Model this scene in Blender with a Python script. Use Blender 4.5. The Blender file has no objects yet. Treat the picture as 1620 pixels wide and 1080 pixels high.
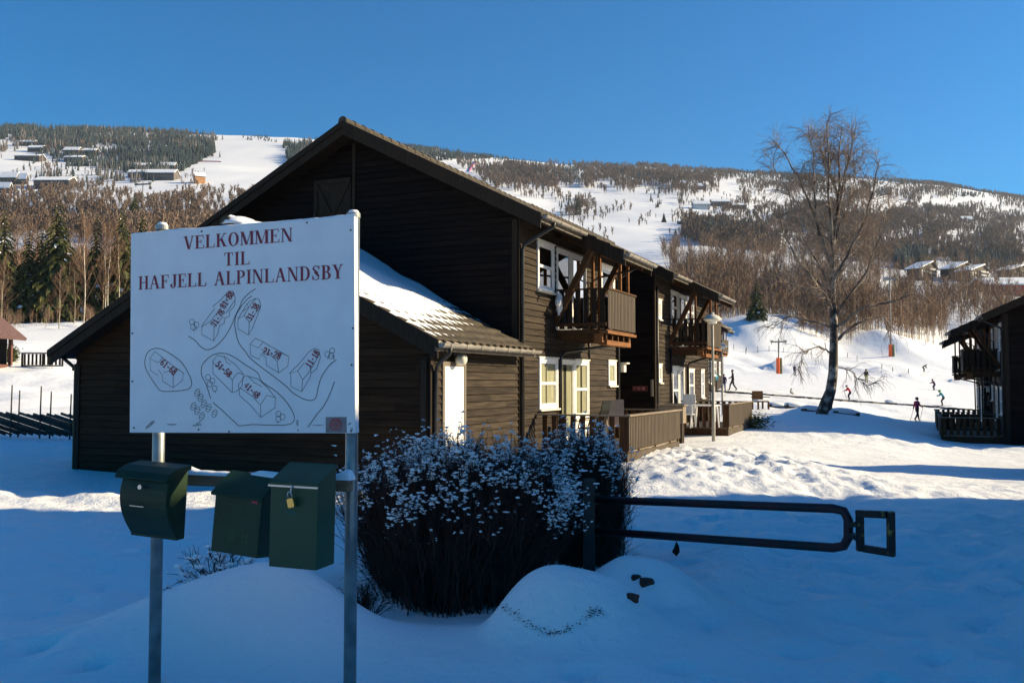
import bpy, bmesh, math, random
import numpy as np
from mathutils import Vector, Matrix

SC = bpy.context.scene
COL = SC.collection
R = math.radians
rnd = random.Random(7)
nrng = np.random.default_rng(11)

# ------------------------------------------------------------------ camera
F = 1443.0            # focal length in photo pixels (photo 1620 px wide)
EYE = 1.9
PITCH = math.atan(65.0 / F)
cam_d = bpy.data.cameras.new('camera')
cam = bpy.data.objects.new('camera', cam_d)
COL.objects.link(cam)
cam.location = (0, 0, EYE)
cam.rotation_euler = (R(90) + PITCH, 0, 0)
cam_d.sensor_width = 36.0
cam_d.lens = 36.0 * F / 1620.0
cam_d.clip_start = 0.05
cam_d.clip_end = 9000
SC.camera = cam

# ------------------------------------------------------------------ sky, sun, exposure
SUN_AZ = 7.0          # degrees from +X towards +Y
SUN_EL = 23.0
world = bpy.data.worlds.new('World')
SC.world = world
world.use_nodes = True
wn = world.node_tree
for n in list(wn.nodes):
    wn.nodes.remove(n)
w_out = wn.nodes.new('ShaderNodeOutputWorld')
w_bg = wn.nodes.new('ShaderNodeBackground')
w_sky = wn.nodes.new('ShaderNodeTexSky')
w_sky.sky_type = 'NISHITA'
w_sky.sun_disc = False
w_sky.sun_elevation = R(SUN_EL)
w_sky.sun_rotation = R(90 - SUN_AZ)
w_sky.altitude = 300
w_sky.air_density = 1.0
w_sky.dust_density = 1.3
w_sky.ozone_density = 4.6
w_hs = wn.nodes.new('ShaderNodeHueSaturation')
w_hs.inputs['Saturation'].default_value = 2.15
w_hs.inputs['Hue'].default_value = 0.499
wn.links.new(w_sky.outputs[0], w_hs.inputs['Color'])
wn.links.new(w_hs.outputs[0], w_bg.inputs['Color'])
wn.links.new(w_bg.outputs[0], w_out.inputs[0])
w_bg.inputs['Strength'].default_value = 0.069

sun_d = bpy.data.lights.new('sun', 'SUN')
sun = bpy.data.objects.new('sun', sun_d)
COL.objects.link(sun)
sun_d.energy = 4.5
sun_d.angle = R(0.53)
sun_d.color = (1.0, 0.81, 0.50)
sdir = Vector((math.cos(R(SUN_AZ)) * math.cos(R(SUN_EL)), math.sin(R(SUN_AZ)) * math.cos(R(SUN_EL)), math.sin(R(SUN_EL))))
sun.rotation_euler = sdir.to_track_quat('Z', 'Y').to_euler()
sun.location = (60, 0, 60)

SC.view_settings.view_transform = 'Standard'
SC.view_settings.look = 'None'
SC.view_settings.exposure = 1.15
HAZE = 0.00006
SC.view_settings.gamma = 1.0
SC.render.film_transparent = False
SC.cycles.max_bounces = 8
SC.cycles.transparent_max_bounces = 8
SC.cycles.use_adaptive_sampling = True

# ------------------------------------------------------------------ helpers
def ray_z(py):                      # dz/dy of a pixel row on the camera's vertical plane
    dz = (540 - py) / F
    return (math.sin(PITCH) + dz * math.cos(PITCH)) / (math.cos(PITCH) - dz * math.sin(PITCH))
def at(px, py, Y):                  # photo pixel and distance ahead -> point
    dx = (px - 810) / F; dz = (540 - py) / F
    d = Vector((dx, math.cos(PITCH) - dz * math.sin(PITCH), math.sin(PITCH) + dz * math.cos(PITCH)))
    k = Y / d.y
    return Vector((d.x * k, Y, EYE + d.z * k))

def tag(o, label=None, cat=None, group=None, kind=None):
    if label: o['label'] = label
    if cat: o['category'] = cat
    if group: o['group'] = group
    if kind: o['kind'] = kind
    return o
def empty(name, loc, rotz=0.0, label=None, cat=None, group=None, kind=None):
    o = bpy.data.objects.new(name, None)
    o.empty_display_size = 0.2
    COL.objects.link(o)
    o.location = loc
    o.rotation_euler = (0, 0, rotz)
    return tag(o, label, cat, group, kind)
def copy_tree(o, parent=None):
    c = o.copy(); COL.objects.link(c)
    c.parent = parent
    for ch in o.children:
        copy_tree(ch, c)
    return c

class MB:
    def __init__(s):
        s.v = []; s.f = []; s.m = []
    def add(s, vs, fs, mi=0):
        b = len(s.v)
        s.v.extend([tuple(p) for p in vs])
        s.f.extend([tuple(b + i for i in f) for f in fs])
        s.m.extend([mi] * len(fs))
        return s
    def box(s, x0, x1, y0, y1, z0, z1, mi=0):
        vs = [(x0,y0,z0),(x1,y0,z0),(x1,y1,z0),(x0,y1,z0),(x0,y0,z1),(x1,y0,z1),(x1,y1,z1),(x0,y1,z1)]
        return s.add(vs, [(0,3,2,1),(4,5,6,7),(0,1,5,4),(1,2,6,5),(2,3,7,6),(3,0,4,7)], mi)
    def beam(s, p, q, w, h, up=(0,0,1), mi=0):
        p = Vector(p); q = Vector(q); d = (q - p).normalized(); up = Vector(up)
        a = d.cross(up)
        if a.length < 1e-4: a = d.cross(Vector((1,0,0)))
        a.normalize(); b = a.cross(d).normalized()
        a = a * w / 2; b = b * h / 2
        vs = [p-a-b, p+a-b, p+a+b, p-a+b, q-a-b, q+a-b, q+a+b, q-a+b]
        return s.add(vs, [(0,1,2,3),(7,6,5,4),(0,4,5,1),(1,5,6,2),(2,6,7,3),(3,7,4,0)], mi)
    def tube(s, pts, rad, n=8, cap=True, mi=0):
        pts = [Vector(p) for p in pts]
        if not hasattr(rad, '__len__'): rad = [rad] * len(pts)
        rings = []; base = len(s.v); prev = None
        for i, p in enumerate(pts):
            d = (pts[min(i+1, len(pts)-1)] - pts[max(i-1, 0)])
            if d.length < 1e-9: d = Vector((0,0,1))
            d.normalize()
            if prev is None:
                a = d.cross(Vector((0,0,1)))
                if a.length < 1e-3: a = d.cross(Vector((1,0,0)))
            else:
                a = prev - d * prev.dot(d)
                if a.length < 1e-4: a = d.cross(Vector((1,0,0)))
            a.normalize(); prev = a; b = d.cross(a)
            for k in range(n):
                t = 2 * math.pi * k / n
                s.v.append(tuple(p + (a * math.cos(t) + b * math.sin(t)) * rad[i]))
        for i in range(len(pts) - 1):
            for k in range(n):
                k2 = (k + 1) % n
                s.f.append((base+i*n+k, base+i*n+k2, base+(i+1)*n+k2, base+(i+1)*n+k)); s.m.append(mi)
        if cap and n > 2:
            s.f.append(tuple(base + k for k in reversed(range(n)))); s.m.append(mi)
            s.f.append(tuple(base + (len(pts)-1)*n + k for k in range(n))); s.m.append(mi)
        return s
    def prism(s, poly, axis, a0, a1, mi=0):
        # poly: 2D points; extruded along axis 'x','y','z' from a0 to a1
        n = len(poly)
        def mk(u, v, a):
            return {'x': (a, u, v), 'y': (u, a, v), 'z': (u, v, a)}[axis]
        vs = [mk(u, v, a0) for u, v in poly] + [mk(u, v, a1) for u, v in poly]
        fs = [tuple(range(n)), tuple(reversed(range(n, 2*n)))]
        for i in range(n):
            j = (i + 1) % n
            fs.append((i, i+n, j+n, j))
        return s.add(vs, fs, mi)
    def lathe(s, prof, c, n=20, mi=0):
        base = len(s.v)
        for r_, z in prof:
            for k in range(n):
                t = 2*math.pi*k/n
                s.v.append((c[0]+r_*math.cos(t), c[1]+r_*math.sin(t), c[2]+z))
        for i in range(len(prof)-1):
            for k in range(n):
                k2 = (k+1) % n
                s.f.append((base+i*n+k, base+i*n+k2, base+(i+1)*n+k2, base+(i+1)*n+k)); s.m.append(mi)
        s.f.append(tuple(base + k for k in reversed(range(n)))); s.m.append(mi)
        s.f.append(tuple(base + (len(prof)-1)*n + k for k in range(n))); s.m.append(mi)
        return s
    def build(s, name, mat, parent=None, smooth=False, bevel=0, fixn=True):
        me = bpy.data.meshes.new(name)
        me.from_pydata(s.v, [], s.f)
        mats = mat if isinstance(mat, (list, tuple)) else [mat]
        for m in mats: me.materials.append(m)
        if len(mats) > 1:
            me.polygons.foreach_set('material_index', s.m)
        if fixn and len(s.f) < 20000:
            bm = bmesh.new(); bm.from_mesh(me)
            bmesh.ops.recalc_face_normals(bm, faces=bm.faces)
            bm.to_mesh(me); bm.free()
        if smooth:
            me.polygons.foreach_set('use_smooth', [True] * len(me.polygons))
        me.update()
        o = bpy.data.objects.new(name, me)
        COL.objects.link(o)
        if parent: o.parent = parent
        if bevel:
            b = o.modifiers.new('bevel', 'BEVEL'); b.width = bevel; b.segments = 2; b.limit_method = 'ANGLE'; b.angle_limit = R(35)
        return o

def build_each(mb, name, mat, parent=None, smooth=False, bevel=0):
    """one object for every separate piece added to the builder"""
    par = list(range(len(mb.v)))
    def find(a):
        while par[a] != a:
            par[a] = par[par[a]]; a = par[a]
        return a
    for f in mb.f:
        for k in f[1:]: par[find(k)] = find(f[0])
    grp = {}
    for i, f in enumerate(mb.f): grp.setdefault(find(f[0]), []).append(i)
    out = []
    for g in grp.values():
        m = MB(); mp = {}
        for i in g:
            ff = []
            for k in mb.f[i]:
                if k not in mp: mp[k] = len(m.v); m.v.append(mb.v[k])
                ff.append(mp[k])
            m.f.append(tuple(ff)); m.m.append(mb.m[i])
        out.append(m.build(name, mat, parent, smooth, bevel))
    return out

def np_mesh(name, V, Fq, mats, parent=None, smooth=False, mi=None):
    V = np.asarray(V, dtype=np.float32); Fq = np.asarray(Fq, dtype=np.int32)
    me = bpy.data.meshes.new(name)
    k = Fq.shape[1]
    me.vertices.add(len(V)); me.vertices.foreach_set('co', V.ravel())
    me.loops.add(Fq.size); me.loops.foreach_set('vertex_index', Fq.ravel())
    me.polygons.add(len(Fq)); me.polygons.foreach_set('loop_start', np.arange(0, Fq.size, k, dtype=np.int32))
    mats = mats if isinstance(mats, (list, tuple)) else [mats]
    for m in mats: me.materials.append(m)
    if mi is not None: me.polygons.foreach_set('material_index', np.asarray(mi, dtype=np.int32))
    if smooth: me.polygons.foreach_set('use_smooth', np.ones(len(Fq), dtype=bool))
    me.update(calc_edges=True)
    me.validate()
    o = bpy.data.objects.new(name, me); COL.objects.link(o)
    if parent: o.parent = parent
    return o
def grid_faces(nu, nv):
    i = np.arange(nu-1)[:, None]; j = np.arange(nv-1)[None, :]
    a = (i*nv + j).ravel()
    return np.stack([a, a+nv, a+nv+1, a+1], 1)

# value noise (numpy)
_perm = nrng.random((256, 256)).astype(np.float32)
def vnoise(x, y):
    xi = np.floor(x).astype(int); yi = np.floor(y).astype(int)
    fx = x - xi; fy = y - yi
    fx = fx*fx*(3-2*fx); fy = fy*fy*(3-2*fy)
    a = _perm[xi & 255, yi & 255]; b = _perm[(xi+1) & 255, yi & 255]
    c = _perm[xi & 255, (yi+1) & 255]; d = _perm[(xi+1) & 255, (yi+1) & 255]
    return (a*(1-fx)+b*fx)*(1-fy) + (c*(1-fx)+d*fx)*fy - 0.5
def fbm(x, y, o=4, g=0.5):
    s = 0; a = 1.0; f = 1.0
    for k in range(o):
        s = s + a*vnoise(x*f + 17.3*k, y*f - 9.1*k); a *= g; f *= 2.03
    return s

# ------------------------------------------------------------------ materials
def new_mat(name, col, rough=0.7, metal=0.0, spec=0.5):
    m = bpy.data.materials.new(name); m.use_nodes = True
    b = m.node_tree.nodes['Principled BSDF']
    b.inputs['Base Color'].default_value = (*col, 1)
    b.inputs['Roughness'].default_value = rough
    b.inputs['Metallic'].default_value = metal
    b.inputs['Specular IOR Level'].default_value = spec
    return m
def noisy(name, c1, c2, scale=4, rough=0.7, bump=0.0, bscale=None, stretch=(1,1,1), detail=5, metal=0.0, spec=0.4, lo=0.35, hi=0.65, bdist=0.01):
    m = new_mat(name, c1, rough, metal, spec); nt = m.node_tree; b = nt.nodes['Principled BSDF']
    tc = nt.nodes.new('ShaderNodeTexCoord'); mp = nt.nodes.new('ShaderNodeMapping'); mp.inputs['Scale'].default_value = stretch
    nt.links.new(tc.outputs['Object'], mp.inputs[0])
    n = nt.nodes.new('ShaderNodeTexNoise'); n.inputs['Scale'].default_value = scale; n.inputs['Detail'].default_value = detail
    nt.links.new(mp.outputs[0], n.inputs['Vector'])
    r = nt.nodes.new('ShaderNodeValToRGB'); r.color_ramp.elements[0].position = lo; r.color_ramp.elements[1].position = hi
    r.color_ramp.elements[0].color = (*c1, 1); r.color_ramp.elements[1].color = (*c2, 1)
    nt.links.new(n.outputs['Fac'], r.inputs[0]); nt.links.new(r.outputs[0], b.inputs['Base Color'])
    if bump:
        n2 = nt.nodes.new('ShaderNodeTexNoise'); n2.inputs['Scale'].default_value = bscale or scale*3; n2.inputs['Detail'].default_value = 4
        nt.links.new(mp.outputs[0], n2.inputs['Vector'])
        bp = nt.nodes.new('ShaderNodeBump'); bp.inputs['Strength'].default_value = bump; bp.inputs['Distance'].default_value = bdist
        nt.links.new(n2.outputs['Fac'], bp.inputs['Height']); nt.links.new(bp.outputs[0], b.inputs['Normal'])
    return m
M = {}
def snow_mat(name, bumps):
    m = new_mat(name, (0.84, 0.86, 0.88), 0.55, 0, 0.3); nt = m.node_tree; b = nt.nodes['Principled BSDF']
    tc = nt.nodes.new('ShaderNodeTexCoord')
    prev = None
    for sc_, st, dist in bumps:
        n = nt.nodes.new('ShaderNodeTexNoise'); n.inputs['Scale'].default_value = sc_; n.inputs['Detail'].default_value = 6; n.inputs['Roughness'].default_value = 0.6
        nt.links.new(tc.outputs['Object'], n.inputs['Vector'])
        bp = nt.nodes.new('ShaderNodeBump'); bp.inputs['Strength'].default_value = st; bp.inputs['Distance'].default_value = dist
        nt.links.new(n.outputs['Fac'], bp.inputs['Height'])
        if prev: nt.links.new(prev.outputs[0], bp.inputs['Normal'])
        prev = bp
    if prev: nt.links.new(prev.outputs[0], b.inputs['Normal'])
    return m
M['snow'] = snow_mat('snow', [(38, 0.8, 0.012), (14.0, 0.6, 0.03), (3.0, 0.5, 0.08), (0.5, 0.35, 0.35)])
M['snow_soft'] = snow_mat('snow_soft', [(50, 0.4, 0.004)])

def wood_mat(name, c1, c2, axis='y', rough=0.75):
    st = {'x': (0.5, 8, 8), 'y': (8, 0.5, 8), 'z': (8, 8, 0.5)}[axis]
    m = noisy(name, c1, c2, scale=3.0, rough=rough, bump=0.5, bscale=9, stretch=st, detail=8, lo=0.3, hi=0.75, bdist=0.004, spec=0.12)
    return m
def board_variation(m, along, amt=.55, bh=.142):
    nt = m.node_tree; b = nt.nodes['Principled BSDF']; src = b.inputs['Base Color'].links[0].from_socket
    tc = nt.nodes.new('ShaderNodeTexCoord'); sp = nt.nodes.new('ShaderNodeSeparateXYZ'); nt.links.new(tc.outputs['Object'], sp.inputs[0])
    def mth(op, a, v):
        n = nt.nodes.new('ShaderNodeMath'); n.operation = op; nt.links.new(a, n.inputs[0])
        if hasattr(v, 'links'): nt.links.new(v, n.inputs[1])
        else: n.inputs[1].default_value = v
        return n.outputs[0]
    z = mth('ADD', sp.outputs[2], .6); row = mth('FLOOR', mth('DIVIDE', z, bh), 0.0)
    wn1 = nt.nodes.new('ShaderNodeTexWhiteNoise'); wn1.noise_dimensions = '1D'; nt.links.new(row, wn1.inputs['W'])
    seg = mth('FLOOR', mth('DIVIDE', mth('ADD', sp.outputs[along], mth('MULTIPLY', wn1.outputs['Value'], 9.0)), 3.6), 0.0)
    key = mth('ADD', mth('MULTIPLY', row, 17.3), seg)
    wn2 = nt.nodes.new('ShaderNodeTexWhiteNoise'); wn2.noise_dimensions = '1D'; nt.links.new(key, wn2.inputs['W'])
    f = mth('ADD', mth('MULTIPLY', wn2.outputs['Value'], amt), 1-amt/2)
    mx = nt.nodes.new('ShaderNodeVectorMath'); mx.operation = 'SCALE'; nt.links.new(src, mx.inputs[0]); nt.links.new(f, mx.inputs['Scale'])
    nt.links.new(mx.outputs[0], b.inputs['Base Color'])
# wood seen on the sunny long side (board pattern runs along local y); black stained, its sunlit tone put into the colour
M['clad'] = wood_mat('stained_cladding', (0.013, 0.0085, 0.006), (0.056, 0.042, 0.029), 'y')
M['clad_gable_shaded'] = wood_mat('stained_gable_cladding_shaded', (0.005, 0.003, 0.0024), (0.016, 0.0095, 0.0065), 'x')  # same stained boards, darkened in colour for the walls lying in shade
board_variation(M['clad'], 1); board_variation(M['clad_gable_shaded'], 0)
M['clad_wing_bounce'] = wood_mat('stained_wing_cladding_bounce', (0.020, 0.010, 0.0045), (0.052, 0.026, 0.012), 'x'); board_variation(M['clad_wing_bounce'], 0)  # browner gable boards: warm bounce off the sunlit snow put into the colour
M['clad_vert'] = wood_mat('vertical_boards', (0.055, 0.043, 0.033), (0.115, 0.095, 0.073), 'z')
M['dark_wood'] = wood_mat('dark_wood', (0.020, 0.014, 0.010), (0.042, 0.030, 0.020), 'z')
M['brown_wood'] = wood_mat('brown_wood', (0.045, 0.022, 0.010), (0.095, 0.046, 0.021), 'z')
M['orange_wood'] = wood_mat('orange_wood', (0.13, 0.055, 0.020), (0.25, 0.11, 0.042), 'y')
M['rail_cap'] = wood_mat('weathered_cap', (0.16, 0.13, 0.10), (0.26, 0.21, 0.16), 'y')
M['backing'] = new_mat('wall_backing', (0.008, 0.007, 0.006), 0.9)
M['white'] = noisy('white_paint', (0.72, 0.71, 0.68), (0.80, 0.79, 0.76), 6, rough=0.45)
M['cream'] = noisy('cream_paint', (0.62, 0.58, 0.48), (0.70, 0.66, 0.56), 6, rough=0.5)
M['trim'] = wood_mat('window_trim', (0.12, 0.105, 0.085), (0.20, 0.17, 0.14), 'z')
M['tile'] = noisy('roof_tile', (0.030, 0.024, 0.016), (0.075, 0.058, 0.036), 7, rough=0.8, bump=0.4, bscale=40, bdist=0.004)
M['gutter'] = noisy('gutter_metal', (0.20, 0.185, 0.16), (0.30, 0.275, 0.24), 3, rough=0.5, spec=0.4)
M['pipe_dark'] = noisy('dark_pipe', (0.012, 0.011, 0.010), (0.03, 0.027, 0.024), 3, rough=0.45)
M['soffit'] = wood_mat('soffit_boards', (0.020, 0.014, 0.010), (0.04, 0.028, 0.02), 'y')
M['snow_far'] = new_mat('far_snow', (0.84, 0.86, 0.88), 0.6, 0, 0.1)
def glass_mat(name, tint, refl):
    m = bpy.data.materials.new(name); m.use_nodes = True; nt = m.node_tree
    for n in list(nt.nodes): nt.nodes.remove(n)
    o = nt.nodes.new('ShaderNodeOutputMaterial'); mx = nt.nodes.new('ShaderNodeMixShader')
    tr = nt.nodes.new('ShaderNodeBsdfTransparent'); tr.inputs[0].default_value = (*tint, 1)
    gl = nt.nodes.new('ShaderNodeBsdfGlossy'); gl.inputs['Roughness'].default_value = 0.01; gl.inputs[0].default_value = (0.95, 0.97, 1, 1)
    lw = nt.nodes.new('ShaderNodeLayerWeight'); lw.inputs[0].default_value = refl
    nt.links.new(lw.outputs['Fresnel'], mx.inputs[0]); nt.links.new(tr.outputs[0], mx.inputs[1]); nt.links.new(gl.outputs[0], mx.inputs[2])
    nt.links.new(mx.outputs[0], o.inputs[0]); return m
M['glass'] = glass_mat('window_glass', (0.85, 0.88, 0.88), 0.72)
M['glass_clear'] = glass_mat('clear_glass', (0.9, 0.92, 0.9), 0.25)
M['curtain'] = noisy('curtain_cloth', (0.36, 0.35, 0.26), (0.50, 0.48, 0.37), 3, rough=0.9, stretch=(1, 8, 0.3))
M['interior'] = new_mat('dark_interior', (0.015, 0.014, 0.013), 0.9)
# ------------------------------------------------------------------ the ground: one sheet from the camera to the ridge
# per column (photo px): list of (distance, photo row the ground has there)
TCOL = {
 -300: [(22,718),(30,687),(45,640),(60,612),(72,568),(110,540),(150,508),(300,440),(600,365),(1000,300),(1400,245),(1800,202),(2400,196)],
    0: [(22,723),(30,688),(45,642),(60,610),(72,568),(110,535),(150,508),(300,440),(600,365),(1000,300),(1400,250),(1800,210),(2400,204)],
  200: [(22,727),(30,692),(45,648),(60,625),(80,580),(110,545),(150,515),(300,440),(600,362),(1000,302),(1400,262),(1800,216),(2400,210)],
  330: [(22,729),(30,696),(60,640),(150,540),(300,450),(600,362),(1000,302),(1400,262),(1800,222),(2400,218)],
  455: [(22,729),(30,696),(60,640),(150,545),(300,460),(600,372),(1000,312),(1400,266),(1800,224),(2400,220)],
  700: [(22,727),(30,692),(60,640),(150,550),(300,480),(600,395),(1000,325),(1400,280),(1800,248),(2400,242)],
  900: [(22,722),(30,690),(60,640),(150,560),(300,490),(500,430),(700,392),(1000,345),(1400,300),(1900,268),(2500,262)],
 1060: [(16,762),(22,722),(30,692),(50,650),(75,618),(100,596),(150,565),(200,528),(300,492),(500,425),(700,388),(1000,345),(1400,300),(1900,274),(2500,268)],
 1150: [(16,764),(22,722),(28,696),(45,655),(60,634),(75,618),(100,601),(127,590),(150,575),(175,552),(190,535),(205,518),(230,510),(300,485),(500,432),(700,396),(1000,352),(1400,305),(1900,280),(2500,274)],
 1250: [(16,770),(22,728),(30,694),(45,652),(60,637),(75,624),(100,605),(127,591),(150,580),(180,562),(195,535),(210,520),(240,510),(300,490),(450,455),(700,405),(1000,365),(1400,318),(1900,284),(2500,278)],
 1340: [(16,772),(22,734),(30,700),(45,653),(60,645),(75,631),(100,609),(127,595),(150,583),(180,568),(200,548),(215,530),(240,520),(300,498),(450,455),(700,412),(1000,372),(1400,322),(1900,288),(2500,282)],
 1420: [(16,772),(22,736),(30,706),(45,668),(60,662),(75,637),(100,616),(127,600),(150,589),(180,570),(195,548),(205,540),(240,535),(300,508),(400,470),(500,452),(700,418),(1000,382),(1500,332),(1950,292),(2500,288)],
 1500: [(16,774),(22,740),(30,714),(39,700),(58,665),(75,642),(100,624),(127,608),(150,596),(180,585),(210,574),(240,556),(300,520),(400,475),(500,452),(700,424),(1000,390),(1500,345),(1950,300),(2500,296)],
 1620: [(16,776),(22,744),(30,718),(39,702),(58,668),(75,650),(100,632),(150,606),(200,588),(240,568),(300,530),(400,484),(500,456),(700,432),(1000,400),(1500,358),(1950,322),(2500,316)],
 2000: [(16,780),(22,748),(30,722),(39,706),(58,674),(75,654),(100,640),(150,615),(200,598),(300,545),(500,470),(1000,410),(1500,370),(1950,340),(2500,335)],
}
_cp = sorted(TCOL)
_LD = np.log(np.array([2, 6, 10, 14, 16, 18, 20, 22, 25, 28, 30, 33, 36, 39, 42, 45, 50, 55, 60, 66, 72, 75, 80, 90, 100, 110, 120, 127, 135, 143, 150, 160, 170, 180, 187, 195, 203, 210, 220, 230, 240, 265, 300, 350, 400, 450, 500, 600, 700, 850, 1000, 1200, 1400, 1600, 1800, 1900, 2000, 2200, 2400, 2700, 3200]))
_TZ = []
for c in _cp:
    pts = TCOL[c]
    l = [math.log(d) for d, _ in pts]; z = [EYE + ray_z(y) * d for d, y in pts]
    l = [math.log(2), math.log(14)] + l; z = [0.0, 0.02] + z
    zl = np.interp(_LD, l, z)
    top = z[-1]; zl = np.where(np.exp(_LD) > 2450, top - (np.exp(_LD) - 2450) * 0.25, zl)
    _TZ.append(zl)
_TZ = np.array(_TZ)
_CR0 = np.array([(c - 810) / F for c in _cp])
_CR = np.linspace(_CR0[0], _CR0[-1], 240)
_TZ = np.array([np.interp(_CR, _CR0, _TZ[:, j]) for j in range(_TZ.shape[1])]).T
_kern = np.exp(-np.linspace(-2, 2, 19)**2); _kern /= _kern.sum()
_pad = np.concatenate([np.repeat(_TZ[:1], 9, 0), _TZ, np.repeat(_TZ[-1:], 9, 0)])
_TZ = sum(_kern[k] * _pad[k:k+240] for k in range(19))
def base_z(x, y):
    x = np.asarray(x, dtype=float); y = np.asarray(y, dtype=float)
    yy = np.maximum(y, 2.0)
    r = np.clip(x / np.maximum(yy, 12.0), _CR[0], _CR[-1])
    L = np.clip(np.log(yy), _LD[0], _LD[-1])
    j = np.clip(np.searchsorted(_LD, L, side='right') - 1, 0, len(_LD) - 2)
    fl = (L - _LD[j]) / (_LD[j+1] - _LD[j])
    i = np.clip(np.searchsorted(_CR, r, side='right') - 1, 0, len(_CR) - 2)
    fr = (r - _CR[i]) / (_CR[i+1] - _CR[i])
    a = _TZ[i, j]*(1-fl) + _TZ[i, j+1]*fl
    b = _TZ[i+1, j]*(1-fl) + _TZ[i+1, j+1]*fl
    return a*(1-fr) + b*fr
def gs(x, y, cx, cy, sx, sy, h, rot=0.0):
    c, s = math.cos(rot), math.sin(rot)
    u = (x-cx)*c + (y-cy)*s; v = -(x-cx)*s + (y-cy)*c
    return h*np.exp(-(u/sx)**2 - (v/sy)**2)
FOOT = []
_fr = np.random.default_rng(5)
for _ in range(64):      # trodden snow beside the barrier, and a track on the left
    FOOT.append((_fr.uniform(1.2, 5.5), _fr.uniform(5.5, 13), _fr.uniform(.025, .055)))
for k in range(7): FOOT.append((-3.9-.05*k+_fr.uniform(-.1,.1), 7.4+.62*k, .05))
def ground_z(x, y):
    x = np.asarray(x, dtype=float); y = np.asarray(y, dtype=float)
    z = base_z(x, y)
    near = np.clip(1 - (y-14)/8, 0, 1)
    # ploughed mound behind the sign, snow covered boulder, berm on the right
    m = np.where(x < -1.72, gs(x, y, -1.72, 6.75, 1.15, 0.55, 0.57), gs(x, y, -1.72, 6.75, 0.62, 0.55, 0.57)) + gs(x, y, -0.75, 6.2, 0.6, 0.5, 0.04)
    bx, by = 0.42, 6.85
    rr = ((x-bx)/0.60)**2 + ((y-by)/0.46)**2
    rr = rr*(1+.5*fbm(x*1.7+3, y*1.7, 2)) + .35*np.clip((x-bx)/.6, -1, 1)*0
    m = m + 0.38*np.exp(-np.clip(rr*1.1, 0, 50)**2.2) + gs(x, y, bx-.12, by+.05, .30, .30, .08) + gs(x, y, 0.65, 6.6, 0.95, 0.60, 0.09)
    m = m + gs(x, y, 0.95, 7.9, 0.45, 0.45, 0.34) + gs(x, y, 1.35, 7.6, 0.35, 0.35, 0.18)
    m = m + gs(x, y, -0.6, 7.9, 1.1, 0.55, -0.12) + gs(x, y, 3.2, 3.2, 2.5, 1.0, 0.12)
    m = m + gs(x, y, 1.7, 8.3, 1.0, 0.7, 0.10, 0.4)
    z = z + m
    # lumps: soft everywhere, rough on the bank beside the deck and at the sunny strip on the left
    z = z + fbm(x*0.35, y*0.35, 3)*0.06*np.clip(y/12, 0.3, 1)*np.clip(1-(y-60)/80, 0, 1)
    bank = np.exp(-((x-4.6)/2.3)**4 - ((y-19.5)/4.2)**4)
    z = z + bank*(0.14 + 0.18*np.abs(fbm(x*1.6, y*1.6, 4)) + 0.11*fbm(x*3.7, y*3.7, 3))
    bl = np.exp(-((y-14.6)/1.3)**2)*np.clip((-x-3)/2, 0, 1)
    z = z + bl*(0.05 + 0.12*fbm(x*1.8, y*2.5, 4))
    mid = np.clip((y-40)/10, 0, 1)*np.clip((100-y)/20, 0, 1)*np.clip((x-6)/6, 0, 1)
    z = z + mid*0.16*fbm(x*0.8, y*0.5, 4)
    rb = np.exp(-((x-16)/6)**4 - ((y-31.5)/1.6)**2)
    z = z + rb*(0.12+0.25*fbm(x*1.3, y*1.3, 4))
    fr = np.exp(-((y-10)/7)**2)*np.clip((x-0.5)/2, 0, 1)
    z = z + fr*(0.12*fbm(x*2.2, y*2.2, 4) + 0.10*np.abs(fbm(x*0.9+4, y*0.9, 2)))
    lf = np.exp(-((y-11)/5)**2)*np.clip((-x-1.8)/1.5, 0, 1)
    z = z + lf*(.085*fbm(x*1.9+9, y*2.6, 4))
    pth = np.exp(-((y-19)/7)**2)*np.clip((x-2)/3, 0, 1)
    z = z + pth*.018*fbm(x*2.1, y*3.1, 4)
    z = z + np.where(y < 14, 0.012*fbm(x*5, y*5, 2), 0)
    # churned ski slope
    sl = np.clip((y-120)/20, 0, 1)*np.clip((200-y)/20, 0, 1)
    z = z + sl*0.9*fbm(x*0.16, y*0.10, 5)
    br = np.exp(-((y-138)/9)**2)*np.clip((x-25)/15,0,1)
    z = z + br*2.0*np.abs(fbm(x*0.35, y*0.2, 4))
    # mounds added for their shade at the foot of the wood, their lee sides steep and away from the sun
    for (cpx, cy, w, h, ln) in [(1168,196,7,5.5,16),(1205,192,7,5.0,13),(1248,196,6,4.0,12),(1365,196,7,4.2,14),(1398,190,7,5.0,13),(1440,186,6,4.5,12),(1300,205,7,3.5,12),(1130,202,8,5,14),(1222,206,8,4.5,14)]:
        cx = (cpx-810)/F*cy; u = (x-cx); v = y-cy
        shady = np.where(u < 0, np.exp(-(u/(w*.7))**2), np.exp(-(u/(w*1.8))**2))
        z = z + h*shady*np.exp(-(v/ln)**2)*.30
    z = z + np.exp(-((y-198)/15)**2)*np.clip((x-30)/10, 0, 1)*1.8*fbm(x*0.13, y*0.10, 4)
    z = z + np.exp(-((y-75)/28)**2)*np.clip((-x-9)/6, 0, 1)*.55*fbm(x*0.35, y*0.25, 4)
    rb = np.clip((y-200)/15, 0, 1)*np.clip((260-y)/30, 0, 1)*np.clip((x-40)/20,0,1)
    z = z + rb*3.0*np.abs(fbm(x*0.06, y*0.09, 3))
    far = np.clip((y-300)/300, 0, 1)
    z = z + far*6.0*fbm(x*0.006, y*0.006, 4)
    for fx, fy, h in FOOT:
        h = h*1.7
        z = z - gs(x, y, fx, fy, 0.12, 0.085, h) + gs(x, y, fx-.2, fy+.06, 0.16, 0.12, h*0.25)
    return z
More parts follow.
